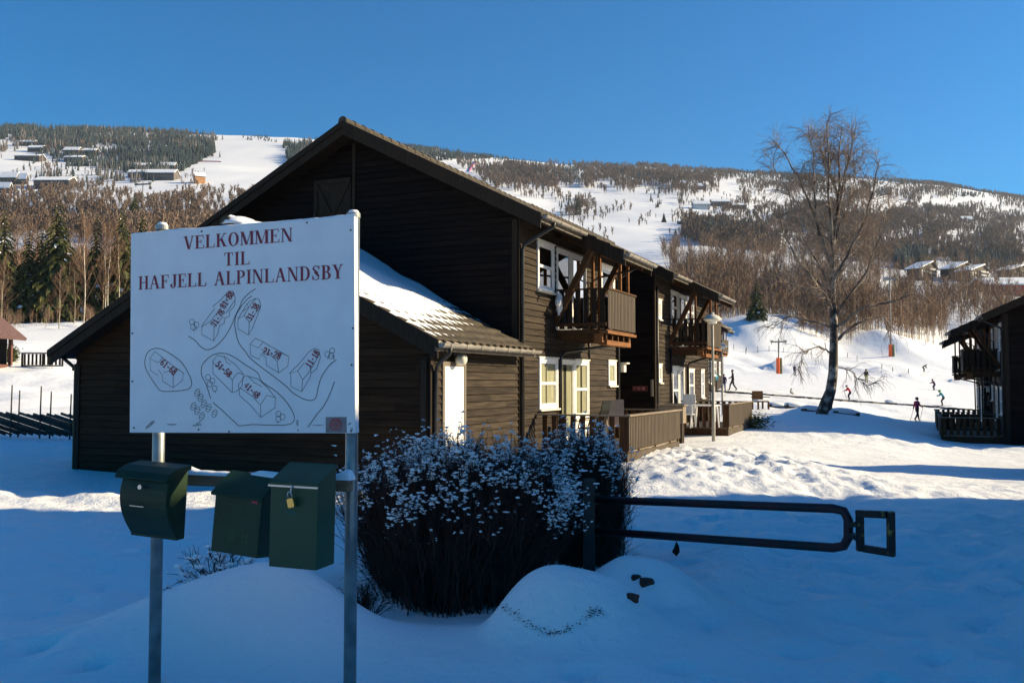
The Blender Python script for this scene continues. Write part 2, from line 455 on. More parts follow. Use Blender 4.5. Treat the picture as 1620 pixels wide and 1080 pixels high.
_ff = []
for px, py, h in [(62,1020,.11),(145,1048,.12),(75,972,.07),(915,1062,.09),(1065,1055,.06),(1180,930,.04),(1250,1030,.05),(1330,1010,.05),(1120,985,.05),(1400,960,.04),(1480,1040,.05),(1540,990,.05),(1210,975,.04)]:
    ys_ = np.arange(3, 14, .01); xs_ = (px-810)/F*ys_; k_ = int(np.argmax(EYE+ray_z(py)*ys_ < ground_z(xs_, ys_)))
    _ff.append((xs_[k_], ys_[k_], h))
FOOT.extend(_ff)
def gz(x, y): return float(ground_z(np.array([x]), np.array([y]))[0])

def axis_pts(lo, hi, d0, g, far_lo, far_hi):
    a = list(np.arange(lo, hi, d0))
    d = d0; x = a[-1]
    while x < far_hi: d = d*g; x += d; a.append(x)
    d = d0; x = a[0]; b = []
    while x > far_lo: d = d*g; x -= d; b.append(x)
    return np.array(list(reversed(b)) + a)
gx = axis_pts(-5, 8, 0.045, 1.022, -2600, 3000)
gy = axis_pts(4.0, 11, 0.045, 1.0165, -60, 3100)
GX, GY = np.meshgrid(gx, gy, indexing='ij')
GZ = ground_z(GX.ravel(), GY.ravel())
V = np.stack([GX.ravel(), GY.ravel(), GZ], 1)
print('ground verts', len(V))
ground = np_mesh('snow_ground', V, grid_faces(len(gx), len(gy)), M['snow'], smooth=True)
tag(ground, kind='structure')
# ------------------------------------------------------------------ timber houses
TAN = 0.51
ROT = R(-23.9)
def clad(mb, P0, U, N, z0, z1, span, holes=(), bh=0.142, backing=True, mi=0):
    """boards: rows of bevelled siding on a plane. P0 local origin (x,y), U unit along, N outward normal"""
    U = Vector((*U, 0)); N = Vector((*N, 0)); O = Vector((*P0, 0))
    z = z0
    k = 0
    while z < z1 - 0.01:
        zt = min(z + bh, z1); zm = (z + zt)/2
        l0, l1 = span(zm)
        if l1 - l0 > 0.03:
            ivs = [(l0, l1)]
            for (a, b, c, d) in holes:
                if c < zm < d:
                    nv = []
                    for (p, q) in ivs:
                        if b <= p or a >= q: nv.append((p, q)); continue
                        if a > p: nv.append((p, a))
                        if b < q: nv.append((b, q))
                    ivs = nv
            jt = rnd.uniform(0.0, 0.004)
            for (p, q) in ivs:
                lo = 0.034 + jt*2; hi = 0.008
                A = O + U*p; B = O + U*q
                vs = [A+Vector((0,0,z)), B+Vector((0,0,z)), B+Vector((0,0,zt)), A+Vector((0,0,zt)),
                      A+N*lo+Vector((0,0,z+.004)), B+N*lo+Vector((0,0,z+.004)), B+N*hi+Vector((0,0,zt-.004)), A+N*hi+Vector((0,0,zt-.004))]
                mb.add(vs, [(4,5,6,7),(0,1,5,4),(1,2,6,5),(2,3,7,6),(3,0,4,7)], mi)
        z = zt; k += 1
    return mb

def tile_sheet(name, y0, y1, xr, zr, S, sgn, parent, per=0.30, crs=0.33, ns=6, amp=0.020):
    ys = np.linspace(y0, y1, max(4, int((y1-y0)/per*ns))+1)
    ss = []
    k = 0.0
    while k < S:
        for p in (0.0, 0.5, 0.98):
            if k + p*crs < S: ss.append((k+p*crs, p))
        k += crs
    ss.append((S, 1.0))
    s = np.array([a for a, _ in ss]); ph = np.array([b for _, b in ss])
    Sg, Yg = np.meshgrid(s, ys, indexing='ij'); Pg = np.meshgrid(ph, ys, indexing='ij')[0]
    w = np.cos(2*np.pi*Yg/per); w = np.where(w > 0, w, w*0.6)
    Z = zr - TAN*Sg + 0.045 + amp*w + 0.034*Pg - 0.01
    X = xr + sgn*Sg
    Vv = np.stack([X.ravel(), Yg.ravel(), Z.ravel()], 1)
    Fq = grid_faces(len(s), len(ys))
    return np_mesh(name, Vv, Fq, M['tile'], parent=parent)

def roof_part(root, y0, y1, xr, zr, xe_r, xe_l, name='roof', barge_near=True, barge_far=True, left_tiles=True):
    mb = MB(); th = 0.20
    Sr = xe_r - xr; Sl = xr - xe_l
    prof = [(xe_l, zr-TAN*Sl), (xr, zr), (xe_r, zr-TAN*Sr), (xe_r-0.02, zr-TAN*Sr-0.12), (xe_r-0.35, zr-TAN*(Sr-0.35)-th), (xr, zr-th-0.02), (xe_l+0.35, zr-TAN*(Sl-.35)-th), (xe_l+0.02, zr-TAN*Sl-0.12)]
    mb.prism(prof, 'y', y0+0.06, y1-0.06)
    roof = mb.build(name, M['soffit'], root)
    tile_sheet('roof_tiles', y0+0.02, y1-0.02, xr, zr, Sr+0.05, +1, roof)
    if left_tiles: tile_sheet('roof_tiles', y0+0.02, y1-0.02, xr, zr, Sl+0.05, -1, roof, ns=4)
    for yy, on in ((y0, barge_near), (y1, barge_far)):
        if not on: continue
        b = MB()
        sy = -1 if yy == y0 else 1
        for xe, sg, S in ((xe_r, 1, Sr), (xe_l, -1, Sl)):
            poly = [(xr, zr+0.02), (xe, zr-TAN*S+0.02), (xe, zr-TAN*S-0.26), (xr, zr-0.26)]
            b.prism(poly, 'y', yy, yy+0.035*(-sy) + 0.0)
            poly = [(xr, zr+0.065), (xe+sg*.03, zr-TAN*S+0.065-.015), (xe+sg*.03, zr-TAN*S-0.09), (xr, zr-0.075)]
            b.prism(poly, 'y', yy-0.04*(-sy)-0.002*(-sy), yy-0.002*(-sy))
        build_each(b, 'barge_board', M['dark_wood'], root)
    rc = MB()
    y = y0 - 0.03
    while y < y1:
        L = min(0.42, y1+0.03-y)
        rc.tube([(xr, y, zr+0.055), (xr, y+L, zr+0.045)], [0.115, 0.10], 10)
        y += 0.40
    rc.build('ridge_tiles', M['tile'], roof)
    return roof

def gutter(root, x, z, y0, y1, r=0.065, down=None):
    mb = MB(); n = 8
    for yi in (y0, y1):
        for k in range(n+1):
            t = math.pi + math.pi*k/n
            mb.v.append((x + r*math.cos(t), yi, z + r*math.sin(t)))
    for k in range(n):
        mb.f.append((k, k+1, n+1+k+1, n+1+k)); mb.m.append(0)
    mb.f.append(tuple(range(n+1))); mb.m.append(0)
    mb.f.append(tuple(reversed(range(n+1, 2*n+2)))); mb.m.append(0)
    y = y0 + 0.25
    while y < y1:
        mb.box(x-r-0.004, x+r+0.004, y-0.012, y+0.012, z-r-0.006, z-r+0.004)
        mb.box(x+r, x+r+0.006, y-0.012, y+0.012, z-r*0.8, z+0.005)
        y += 0.6
    g = mb.build('gutter', M['gutter'], root, fixn=False)
    f = MB(); f.box(x-r-0.045, x-r-0.012, y0, y1, z-0.13, z+0.05)
    f.build('fascia', M['trim'], root)
    return g

def window(root, x, y0, y1, z0, z1, cross=True, cols=1, curtain=None, mat='white', name='window', glass='glass', sill=True, sy=1):
    c = 0.075; d = 0.055
    mb = MB()
    mb.box(x, x+d, y0, y1, z1-c, z1); mb.box(x, x+d, y0, y1, z0, z0+c)
    mb.box(x, x+d, y0, y0+c, z0+c, z1-c); mb.box(x, x+d, y1-c, y1, z0+c, z1-c)
    s = 0.05
    Y = [y0+c + (y1-y0-2*c)*i/cols for i in range(cols+1)]
    for i in range(cols):
        a, b = Y[i], Y[i+1]
        # sash
        mb.box(x, x+d*.7, a, a+s, z0+c, z1-c); mb.box(x, x+d*.7, b-s, b, z0+c, z1-c)
        mb.box(x, x+d*.7, a+s, b-s, z0+c, z0+c+s); mb.box(x, x+d*.7, a+s, b-s, z1-c-s, z1-c)
        if cross:
            zm = z0 + (z1-z0)*0.5
            mb.box(x, x+d*.7, a+s, b-s, zm-0.035, zm+0.035)
    o = mb.build(name, M[mat], root, bevel=0.004)
    g = MB(); g.add([(x+.022, y0+c, z0+c), (x+.022, y1-c, z0+c), (x+.022, y1-c, z1-c), (x+.022, y0+c, z1-c)], [(0,1,2,3)])
    g.build('glass', M[glass], o)
    if curtain:
        q = MB(); n = 60; w = []
        for side in curtain:
            a, b = side
            ya = y0+c+(y1-y0-2*c)*a; yb = y0+c+(y1-y0-2*c)*b
            base = len(q.v)
            for i in range(n+1):
                yy = ya+(yb-ya)*i/n; xx = x+0.007+0.005*math.sin(i*1.1)
                q.v.append((xx, yy, z0+c)); q.v.append((xx, yy, z1-c))
            for i in range(n):
                q.f.append((base+2*i, base+2*i+2, base+2*i+3, base+2*i+1)); q.m.append(0)
        q.build('curtain', M['curtain'], o, smooth=True)
    t = MB()
    t.box(x+.012, x+d+.012, y0-.05, y1+.05, z1+.002, z1+.035)
    if sill: t.box(x+.0, x+d+.05, y0-.03, y1+.03, z0-.045, z0-.002)
    build_each(t, 'sill' if sill else 'head_trim', M['cream' if sill else 'trim'], o)
    return o

def slat_panel(name, P, Q, z0, z1, parent, gap=0.09, w=0.115, th=0.022, mat='dark_wood', wavy=False):
    P = Vector((*P, 0)); Q = Vector((*Q, 0)); L = (Q-P).length; U = (Q-P)/L; N = Vector((U.y, -U.x, 0))
    mb = MB(); n = max(1, int(round(L/(w+gap))))
    step = L/n; w = step-gap
    for i in range(n):
        a = P + U*(i*step+gap/2)
        if wavy:
            # boards with a carved waist
            ks = 7; base = len(mb.v)
            for k in range(ks):
                f = k/(ks-1); wd = w*(1-0.14*math.sin(math.pi*f)**2*(1 if i % 2 else 1))
                c = a + U*w/2
                for sgn in (-1, 1):
                    for tn in (-1, 1):
                        mb.v.append(tuple(c + U*sgn*wd/2 + N*tn*th/2 + Vector((0,0,z0+(z1-z0)*f))))
            for k in range(ks-1):
                b0 = base+k*4; b1 = b0+4
                for (p, q) in ((0,1),(1,3),(3,2),(2,0)):
                    mb.f.append((b0+p, b0+q, b1+q, b1+p)); mb.m.append(0)
            mb.f.append((base, base+1, base+3, base+2)); mb.m.append(0)
            e = base+(ks-1)*4; mb.f.append((e, e+2, e+3, e+1)); mb.m.append(0)
        else:
            mb.beam(a+U*w/2+Vector((0,0,z0)), a+U*w/2+Vector((0,0,z1)), w, th, up=N)
    return mb.build(name, M[mat], parent)

def balcony(root, y0, y1, w, zf, zt):
    b = MB(); b.box(0.0, w, y0, y1, zf-0.10, zf)
    for yy in np.arange(y0+0.1, y1, 0.45): b.box(0.03, w-0.03, yy-0.03, yy+0.03, zf-0.24, zf-0.102)
    fl = b.build('balcony', M['brown_wood'], root)
    j = MB(); j.box(w-0.24, w-0.04, y0+0.15, y1-0.15, zf-0.36, zf-0.245)
    j.box(w-0.16, w+0.05, y0-0.06, y1+0.06, zf-0.10, zf-0.035)
    j.box(w-0.3, w-0.10, y0-0.03, y0+0.10, zf-0.30, zf-0.102); j.box(w-0.3, w-0.10, y1-0.10, y1+0.03, zf-0.30, zf-0.102)
    build_each(j, 'joist', M['orange_wood'], fl)
    slat_panel('front_boarding', (w+.03, y0), (w+.03, y1), zf+0.02, zt-0.03, fl, gap=0.034, w=0.085, mat='clad_vert')
    slat_panel('side_railing', (0.06, y0), (w, y0), zf+0.02, zt-0.03, fl, gap=0.075, w=0.115, wavy=True)
    slat_panel('side_railing', (0.06, y1), (w, y1), zf+0.02, zt-0.03, fl, gap=0.075, w=0.115, wavy=True)
    c = MB(); c.box(w-0.03, w+0.07, y0-0.03, y1+0.03, zt-0.03, zt+0.01)
    c.box(0, w-0.032, y0-0.04, y0+0.04, zt-0.03, zt+0.005); c.box(0, w-0.032, y1-0.04, y1+0.04, zt-0.03, zt+0.005)
    c.box(0.02, w, y0-0.05, y0-0.012, zf+0.08, zf+0.16)
    build_each(c, 'top_rail', M['brown_wood'], fl)
    for yy in (y0+0.06, y1-0.04):
        m = MB(); m.beam((0.02, yy-0.12 if yy < (y0+y1)/2 else yy, zf+0.16), (1.02, yy-0.12 if yy < (y0+y1)/2 else yy, zf+2.05), 0.13, 0.17, up=(0,1,0))
        m.build('brace', M['brown_wood'], fl)
    for xx in (0.22, 0.40, w-0.32, w-0.12):
        m = MB(); m.box(xx-.035, xx+.035, y1-0.16, y1-0.09, zf, zf+2.1 - 0.30*xx)
        m.build('post', M['orange_wood'], fl)
    return fl

def extension(root, y0, y1, xr, zr, x0, x1):
    mb = MB()
    zA = zr - TAN*(x0-xr); zB = zr - TAN*(x1-xr)
    mb.prism([(x0-.3, zA+TAN*.3-.02), (x1, zB), (x1-.02, zB-.12), (x1-.3, zB+TAN*.3-.2), (x0-.3, zA+TAN*.3-.2)], 'y', y0+.05, y1-.05)
    ex = mb.build('canopy_roof', M['soffit'], root)
    S = x1-x0+.35
    tile_sheet('roof_tiles', y0+.03, y1-.03, x0-.3, zA+TAN*.3, S, 1, ex)
    b = MB()
    for a, c in ((y0, y0+.035), (y1-.035, y1)):
        b.prism([(x0-.3, zA+TAN*.3+.06), (x1+.02, zB+.05), (x1+.02, zB-.28), (x0-.3, zA+TAN*.3-.28)], 'y', a, c)
    build_each(b, 'barge_board', M['dark_wood'], ex)
    gutter(ex, x1+.09, zB+.0, y0-.03, y1+.1)
    t = MB(); t.beam((x0-.6, y0+.3, zA+.02), (x1-.12, y0+.3, zB-.10), .09, .14); t.beam((x0-.6, y1-.3, zA+.02), (x1-.12, y1-.3, zB-.10), .09, .14)
    t.beam((x1-.55, y0+.05, zB+.05), (x1-.55, y1-.05, zB+.05), .10, .12)
    build_each(t, 'rafter', M['brown_wood'], ex)
    return ex

def pipe(root, pts, r=0.035, mat='pipe_dark'):
    m = MB(); m.tube(pts, r, 10); return m.build('downpipe', M[mat], root, smooth=True)

def side_wall(root, y0, y1, x, z1, holes, z0=-0.6):
    mb = MB(); clad(mb, (x, y0), (0, 1), (1, 0), z0, z1, lambda z: (0, y1-y0), [(a-y0, b-y0, c, d) for a, b, c, d in holes])
    o = mb.build('side_wall', M['clad'], root)
    k = MB(); k.box(x-.12, x-.001, y0+.001, y1-.001, z0, z1); k.build('wall_core', M['backing'], o)
    return o
def gable_wall(root, y, xl, xr_, xm, zr, z0=-0.6, face=-1, mat='clad_gable_shaded', holes=()):
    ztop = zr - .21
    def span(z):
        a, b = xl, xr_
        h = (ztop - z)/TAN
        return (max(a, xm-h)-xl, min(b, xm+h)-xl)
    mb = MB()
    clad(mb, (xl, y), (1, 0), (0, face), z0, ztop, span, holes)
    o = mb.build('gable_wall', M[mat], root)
    k = MB(); zl = ztop-TAN*(xm-xl); zrr = ztop-TAN*(xr_-xm)
    k.prism([(xl+.001, z0), (xr_-.001, z0), (xr_-.001, zrr), (xm, ztop), (xl+.001, zl)], 'y', y-face*.001, y-face*.12)
    k.build('wall_core', M['backing'], o)
    return o

XR, ZR = -4.2, 7.88
AZ = 4.93
WING = set()
def build_house():
    root = empty('timber_house', (0.135, 19.6, 0), ROT)
    XL = -8.6
    WH = ZR - .21 - TAN*4.2 + .0
    # --- walls
    h1 = [(1.0,2.03,4.0,5.12), (2.2,3.2,3.15,5.12), (3.24,4.3,3.15,5.12), (5.55,6.75,4.0,5.12), (1.1,2.26,1.3,2.46), (2.42,3.42,.5,2.46), (3.44,4.5,.5,2.46), (6.15,6.85,1.82,2.5)]
    side_wall(root, 0, 7.0, 0, WH, h1)
    h2 = [(11.55,11.95,4.0,4.65), (11.55,11.95,1.9,2.5), (13.3,14.3,4.0,5.1), (14.4,15.5,3.15,5.1), (15.55,16.9,4.0,5.1), (13.4,14.35,.5,2.46), (14.4,15.2,.5,2.46), (15.9,16.8,1.2,2.4), (18.0,18.6,1.3,2.4)]
    side_wall(root, 11.1, 19.6, 0, WH, h2)
    side_wall(root, 7.0, 11.1, -3.0, WH+1.5, [])
    gable_wall(root, 0, XL, 0, XR, ZR)
    gable_wall(root, 19.6, XL, 0, XR, ZR, face=1)
    # faces of the recess
    mb = MB(); clad(mb, (-3.0, 11.1), (1, 0), (0, -1), -.6, WH+1.3, lambda z: (0.13, min(3.0, 3.0-(z-WH)/TAN))); o = mb.build('recess_wall', M['clad_gable_shaded'], root)
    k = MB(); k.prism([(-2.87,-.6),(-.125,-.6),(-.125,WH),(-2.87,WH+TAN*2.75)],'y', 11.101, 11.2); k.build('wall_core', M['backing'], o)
    mb = MB(); clad(mb, (-3.0, 7.0), (1, 0), (0, 1), -.6, WH+1.3, lambda z: (0.13, min(3.0, 3.0-(z-WH)/TAN))); o = mb.build('recess_wall', M['clad_gable_shaded'], root)
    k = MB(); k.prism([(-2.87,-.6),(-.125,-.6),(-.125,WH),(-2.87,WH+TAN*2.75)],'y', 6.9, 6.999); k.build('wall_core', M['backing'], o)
    k = MB(); k.box(XL, XL+.1, 0.13, 19.47, -.6, ZR-.21-TAN*4.4); k.build('rear_wall', M['clad_gable_shaded'], root)
    # --- roofs
    r1 = roof_part(root, -.5, 7.25, XR, ZR, .72, -9.2)
    roof_part(root, 7.26, 10.80, XR, ZR-.03, -2.0, -9.2, barge_near=False, barge_far=False)
    roof_part(root, 10.81, 20.0, XR, ZR, .72, -9.2)
    ze = ZR - TAN*(.72-XR)
    gutter(root, .82, ze+.0, -.5, 2.05); gutter(root, .82, ze, 4.4, 7.2)
    gutter(root, .82, ze, 10.9, 12.95); gutter(root, .82, ze, 15.5, 19.95)
    extension(root, 2.07, 4.35, XR, ZR, .72, 1.75)
    extension(root, 12.97, 15.3, XR, ZR, .72, 1.75)
    # --- gable trims, corner boards, loft hatch
    t = MB()
    t.box(XR-.04, XR+.04, -.05, -.024, 2.5, ZR-.35)
    t.box(-.13, .0, -.05, -.024, -.6, WH-.1); t.box(XL, XL+.13, -.05, -.024, -.6, WH-.3)
    build_each(t, 'corner_board', M['dark_wood'], root)
    t = MB(); t.box(.024, .05, -.05, .09, -.6, WH); t.box(.024, .045, 6.9, 7.0, -.6, WH); t.box(.024, .045, 11.1, 11.2, -.6, WH)
    build_each(t, 'corner_board', M['dark_wood'], root)
    hx0, hx1, hz0, hz1 = -5.3, -4.27, 4.9, 6.72
    t = MB(); t.box(hx0, hx1, -.06, -.026, hz0, hz1)
    ht = t.build('loft_hatch', M['dark_wood'], root)
    t = MB()
    for a, b in (((hx0+.06, hz0+.1), (hx1-.06, hz1-.1)), ((hx0+.06, hz1-.1), (hx1-.06, hz0+.1))):
        t.beam((a[0], -.075 if a[1] < b[1] else -.078, a[1]), (b[0], -.075 if a[1] < b[1] else -.078, b[1]), .09, .028, up=(0,1,0))
    t.box(hx0, hx1, -.095, -.061, hz1-.10, hz1); t.box(hx0, hx1, -.095, -.061, hz0, hz0+.1); t.box(hx0, hx0+.09, -.093, -.061, hz0+.1, hz1-.1)
    build_each(t, 'hatch_brace', M['dark_wood'], ht)
    t = MB(); t.box(hx0+.02, hx0+.07, -.13, -.096, 5.75, 5.9); t.build('hatch_handle', M['pipe_dark'], ht)
    # --- windows
    window(root, 0, 1.0, 2.03, 4.0, 5.12, name='window')
    for a, b in ((2.2, 3.2), (3.24, 4.3)): window(root, 0, a, b, 3.15, 5.12, cross=False, name='balcony_door', sill=False)
    window(root, 0, 5.55, 6.75, 4.0, 5.12, cross=False, name='window')
    cur = [(0.0, .42), (.6, 1.0)]
    window(root, 0, 1.1, 2.26, 1.3, 2.46, curtain=[(0, .38), (.45, 1.0)], glass='glass_clear')
    window(root, 0, 2.42, 3.42, .5, 2.46, cross=False, curtain=[(0, .25), (.5, 1.0)], name='terrace_door', sill=False, glass='glass_clear')
    window(root, 0, 3.44, 4.5, 1.0, 2.46, curtain=[(0, .45), (.6, 1)], glass='glass_clear')
    window(root, 0, 6.15, 6.85, 1.82, 2.5, cross=False, curtain=[(0, 1)], glass='glass_clear')
    window(root, 0, 11.55, 11.95, 4.0, 4.65, cross=False, curtain=[(0, 1)], glass='glass_clear')
    window(root, 0, 11.55, 11.95, 1.9, 2.5, cross=False, curtain=[(0, 1)], glass='glass_clear')
    window(root, 0, 13.3, 14.3, 4.0, 5.1, curtain=[(0, .5)])
    window(root, 0, 14.4, 15.5, 3.15, 5.1, cross=False, name='balcony_door', curtain=[(.3, 1)], sill=False)
    window(root, 0, 15.55, 16.9, 4.0, 5.1, cols=2, curtain=[(0, .3), (.7, 1)])
    window(root, 0, 13.4, 14.35, .8, 2.46, curtain=[(0, .4)])
    window(root, 0, 14.4, 15.2, .5, 2.46, cross=False, name='terrace_door', sill=False)
    window(root, 0, 15.9, 16.8, 1.2, 2.4, curtain=[(0, .4)])
    window(root, 0, 18.0, 18.6, 1.3, 2.4, cross=True)
    k = MB(); k.box(.001, .045, 3.44, 4.5, .5, .99); k.box(.001, .045, 13.4, 14.35, .5, .79); build_each(k, 'door_panel', M['white'], root)
    # --- balconies
    balcony(root, 2.22, 4.45, 1.27, 3.14, 4.10)
    balcony(root, 13.2, 15.6, 1.27, 3.14, 4.10)
    # --- pipes
    pipe(root, [(.80, 0.1, ze-.05), (.78, .1, ze-.14), (.12, .04, ze-.50), (.09, .03, ze-.62), (.09, .03, 0)], .04)
    pipe(root, [(.06, .14, ze-.5), (.06, .14, 0)], .022, 'gutter')
    pipe(root, [(1.2, 4.2, 3.0), (1.15, 4.1, 2.88), (.14, 2.45, 2.62), (.08, 2.35, 2.5), (.08, 2.33, .45)], .038)
    pipe(root, [(.05, 4.52, 3.1), (.05, 4.52, 2.5)], .028)
    pipe(root, [(.80, 6.9, ze-.05), (.75, 6.9, ze-.15), (.12, 6.96, ze-.5), (.08, 6.96, ze-.6), (.08, 6.96, .2)], .04)
    pipe(root, [(1.80, 4.0, 4.88), (1.70, 4.0, 4.80), (1.2, 4.25, 4.72), (.3, 4.5, 4.62), (.08, 4.6, 4.5), (.08, 4.6, 3.1)], .028)
    pipe(root, [(.08, 11.25, ze-.3), (.08, 11.25, .2)], .04)
    pipe(root, [(.08, 13.05, 3.1), (.08, 13.05, .45)], .038)
    pipe(root, [(1.2, 15.4, 3.0), (1.1, 15.3, 2.9), (.12, 15.62, 2.62), (.07, 15.65, 2.5), (.07, 15.65, .45)], .038)
    pipe(root, [(.8, 19.7, ze-.05), (.7, 19.7, ze-.2), (.1, 19.5, ze-.5), (.08, 19.5, .2)], .035)
    # --- annex
    before = set(bpy.data.objects)
    AR = -4.25
    hd = [(-3.46, -2.61, .18, 2.24)]
    side_wall(root, -3.9, -.001, 0, AZ-.21-TAN*4.25, hd)
    gable_wall(root, -3.9, XL, 0, AR, AZ, mat='clad_wing_bounce')
    k = MB(); k.box(XL, XL+.1, -3.77, -.13, -.6, AZ-.21-TAN*4.35); k.build('rear_wall', M['clad_gable_shaded'], root)
    ar = roof_part(root, -4.3, -.06, AR, AZ, .37, -8.95, barge_far=False)
    za = AZ - TAN*(.37-AR)
    gutter(root, .46, za-.005, -4.33, .05, r=.075)
    t = MB(); t.box(-.14, .0, -3.955, -3.924, -.6, 2.35); t.box(XL, XL+.14, -3.955, -3.924, -.6, 2.3); t.box(-.14, -.02, -3.985, -3.956, -.6, 2.3)
    t.box(.024, .05, -3.955, -3.84, -.6, 2.42)
    build_each(t, 'corner_board', M['dark_wood'], root)
    t = MB(); t.box(XL-.03, XL-.001, -3.95, -3.8, -.6, 2.3); build_each(t, 'corner_board', new_mat('corner_paint', (.10, .085, .02), .6), root)
    pipe(root, [(.46, -4.0, za-.07), (.44, -3.98, za-.16), (.14, -3.86, za-.36), (.09, -3.84, za-.5), (.09, -3.84, 0)], .038)
    pipe(root, [(-8.98, -4.0, za-.1), (-8.8, -3.98, za-.22), (XL-.06, -3.93, za-.34), (XL-.06, -3.93, za-.42)], .038)
    # door
    t = MB(); t.box(.003, .04, -3.42, -2.65, .18, 2.2); dr = t.build('door', M['white'], root, bevel=.004)
    t = MB(); t.box(.001, .05, -3.50, -3.42, .1, 2.28); t.box(.001, .05, -2.65, -2.57, .1, 2.28); t.box(.001, .05, -3.42, -2.65, 2.2, 2.28)
    build_each(t, 'door_frame', M['trim'], dr)
    t = MB(); t.tube([(.041, -2.74, 1.1), (.09, -2.74, 1.1), (.09, -2.86, 1.1)], .011, 8); t.box(.0405, .045, -2.765, -2.715, 1.0, 1.16); t.build('door_handle', M['gutter'], dr)
    # lamp under the eave
    t = MB(); t.lathe([(.03, -.02), (.085, -.04), (.11, -.1), (.11, -.16), (.08, -.22), (.0, -.24)], (.17, -3.02, za-.12), 14); wl = t.build('wall_lamp', M['cream'], root, smooth=True)
    t = MB(); t.box(.024, .16, -3.05, -2.99, za-.17, za-.13); t.build('lamp_bracket', M['gutter'], wl)
    # snow on the annex roof
    S = .37 - AR
    ss = np.linspace(0.0, S+.02, 110); ys = np.linspace(-4.28, -.03, 150)
    Sg, Yg = np.meshgrid(ss, ys, indexing='ij')
    u = Sg/S; v = (Yg+4.28)/4.25
    bnd = 1.04 - .30*v + .06*fbm(Yg*2.5, Sg*2.5, 3)
    th = .018 + .055*np.clip((bnd-u)/.22, -1, 1) + .12*np.clip((.62-u-.25*v)/.45, 0, 1)
    th = th + .03*fbm(Yg*1.3, Sg*1.3, 3)*np.clip((bnd-u)*3, 0, 1)
    th = th + .10*np.exp(-((v-1.0)/.10)**2)*np.clip((bnd-.15-u)*3, 0, 1)*(.5+fbm(Yg*.5+3, Sg*1.5, 3))
    edge = np.clip((Yg+4.28)/.10, 0, 1)
    Z = AZ - TAN*Sg + .012 + np.where(th > 0, th, th*1.5)*(.35+.65*np.sqrt(edge))
    Vv = np.stack([(AR+Sg).ravel(), Yg.ravel(), Z.ravel()], 1)
    np_mesh('roof_snow', Vv, grid_faces(len(ss), len(ys)), M['snow_soft'], parent=ar, smooth=True)
    sm = MB(); sm.lathe([(0.0, .17), (.10, .16), (.2, .12), (.28, .05), (.3, -.02)], (0, 0, 0), 16)
    rs = sm.build('ridge_snow', M['snow_soft'], ar, smooth=True); rs.location = (AR+.05, -3.95, AZ+.03); rs.scale = (1.2, 1.4, 1)
    WING.update(o for o in bpy.data.objects if o not in before)
    # number plate on the recess wall
    t = MB(); t.box(-.72, -.20, 11.035, 11.075, 1.62, 1.80); npb = t.build('number_plate', new_mat('plate_dark_red', (.075, .006, .006), .5), root)
    t = MB(); t.box(-.1, -.02, 11.02, 11.075, 1.45, 2.0); t.build('meter_box', M['trim'], root)
    t = MB(); t.box(.02, .22, 7.03, 7.25, 2.2, 2.42); t.box(-.05, .3, 7.02, 7.32, 2.43, 2.47); t.build('porch_lamp', M['cream'], root)
    return root, npb
HOUSE, PLATE = build_house()
tag(HOUSE, 'long dark timber house with white windows and snowy low wing behind the welcome sign', 'house')
# ------------------------------------------------------------------ the other houses of the village and their shade
def copy_house(loc, rotz, sx, label, skip=WING):
    def rec(o, parent):
        c = o.copy(); COL.objects.link(c); c.parent = parent
        for ch in o.children:
            if ch not in skip: rec(ch, c)
        return c
    r = rec(HOUSE, None)
    r.location = loc; r.rotation_euler = (0, 0, rotz); r.scale = (sx, 1, 1)
    r['label'] = label
    return r
HB = copy_house((20.0, 37.0, -.75), ROT, -1.1, 'black timber house in shade with balconies at the right edge of the picture')
HC = copy_house((12.6, 35.5, -.15), ROT, 1.0, 'far dark timber house with lower eaves just beyond the end of the long one')
HC.location = (10.4, 61.7, 1.25)
for h in (HB,):
    pass

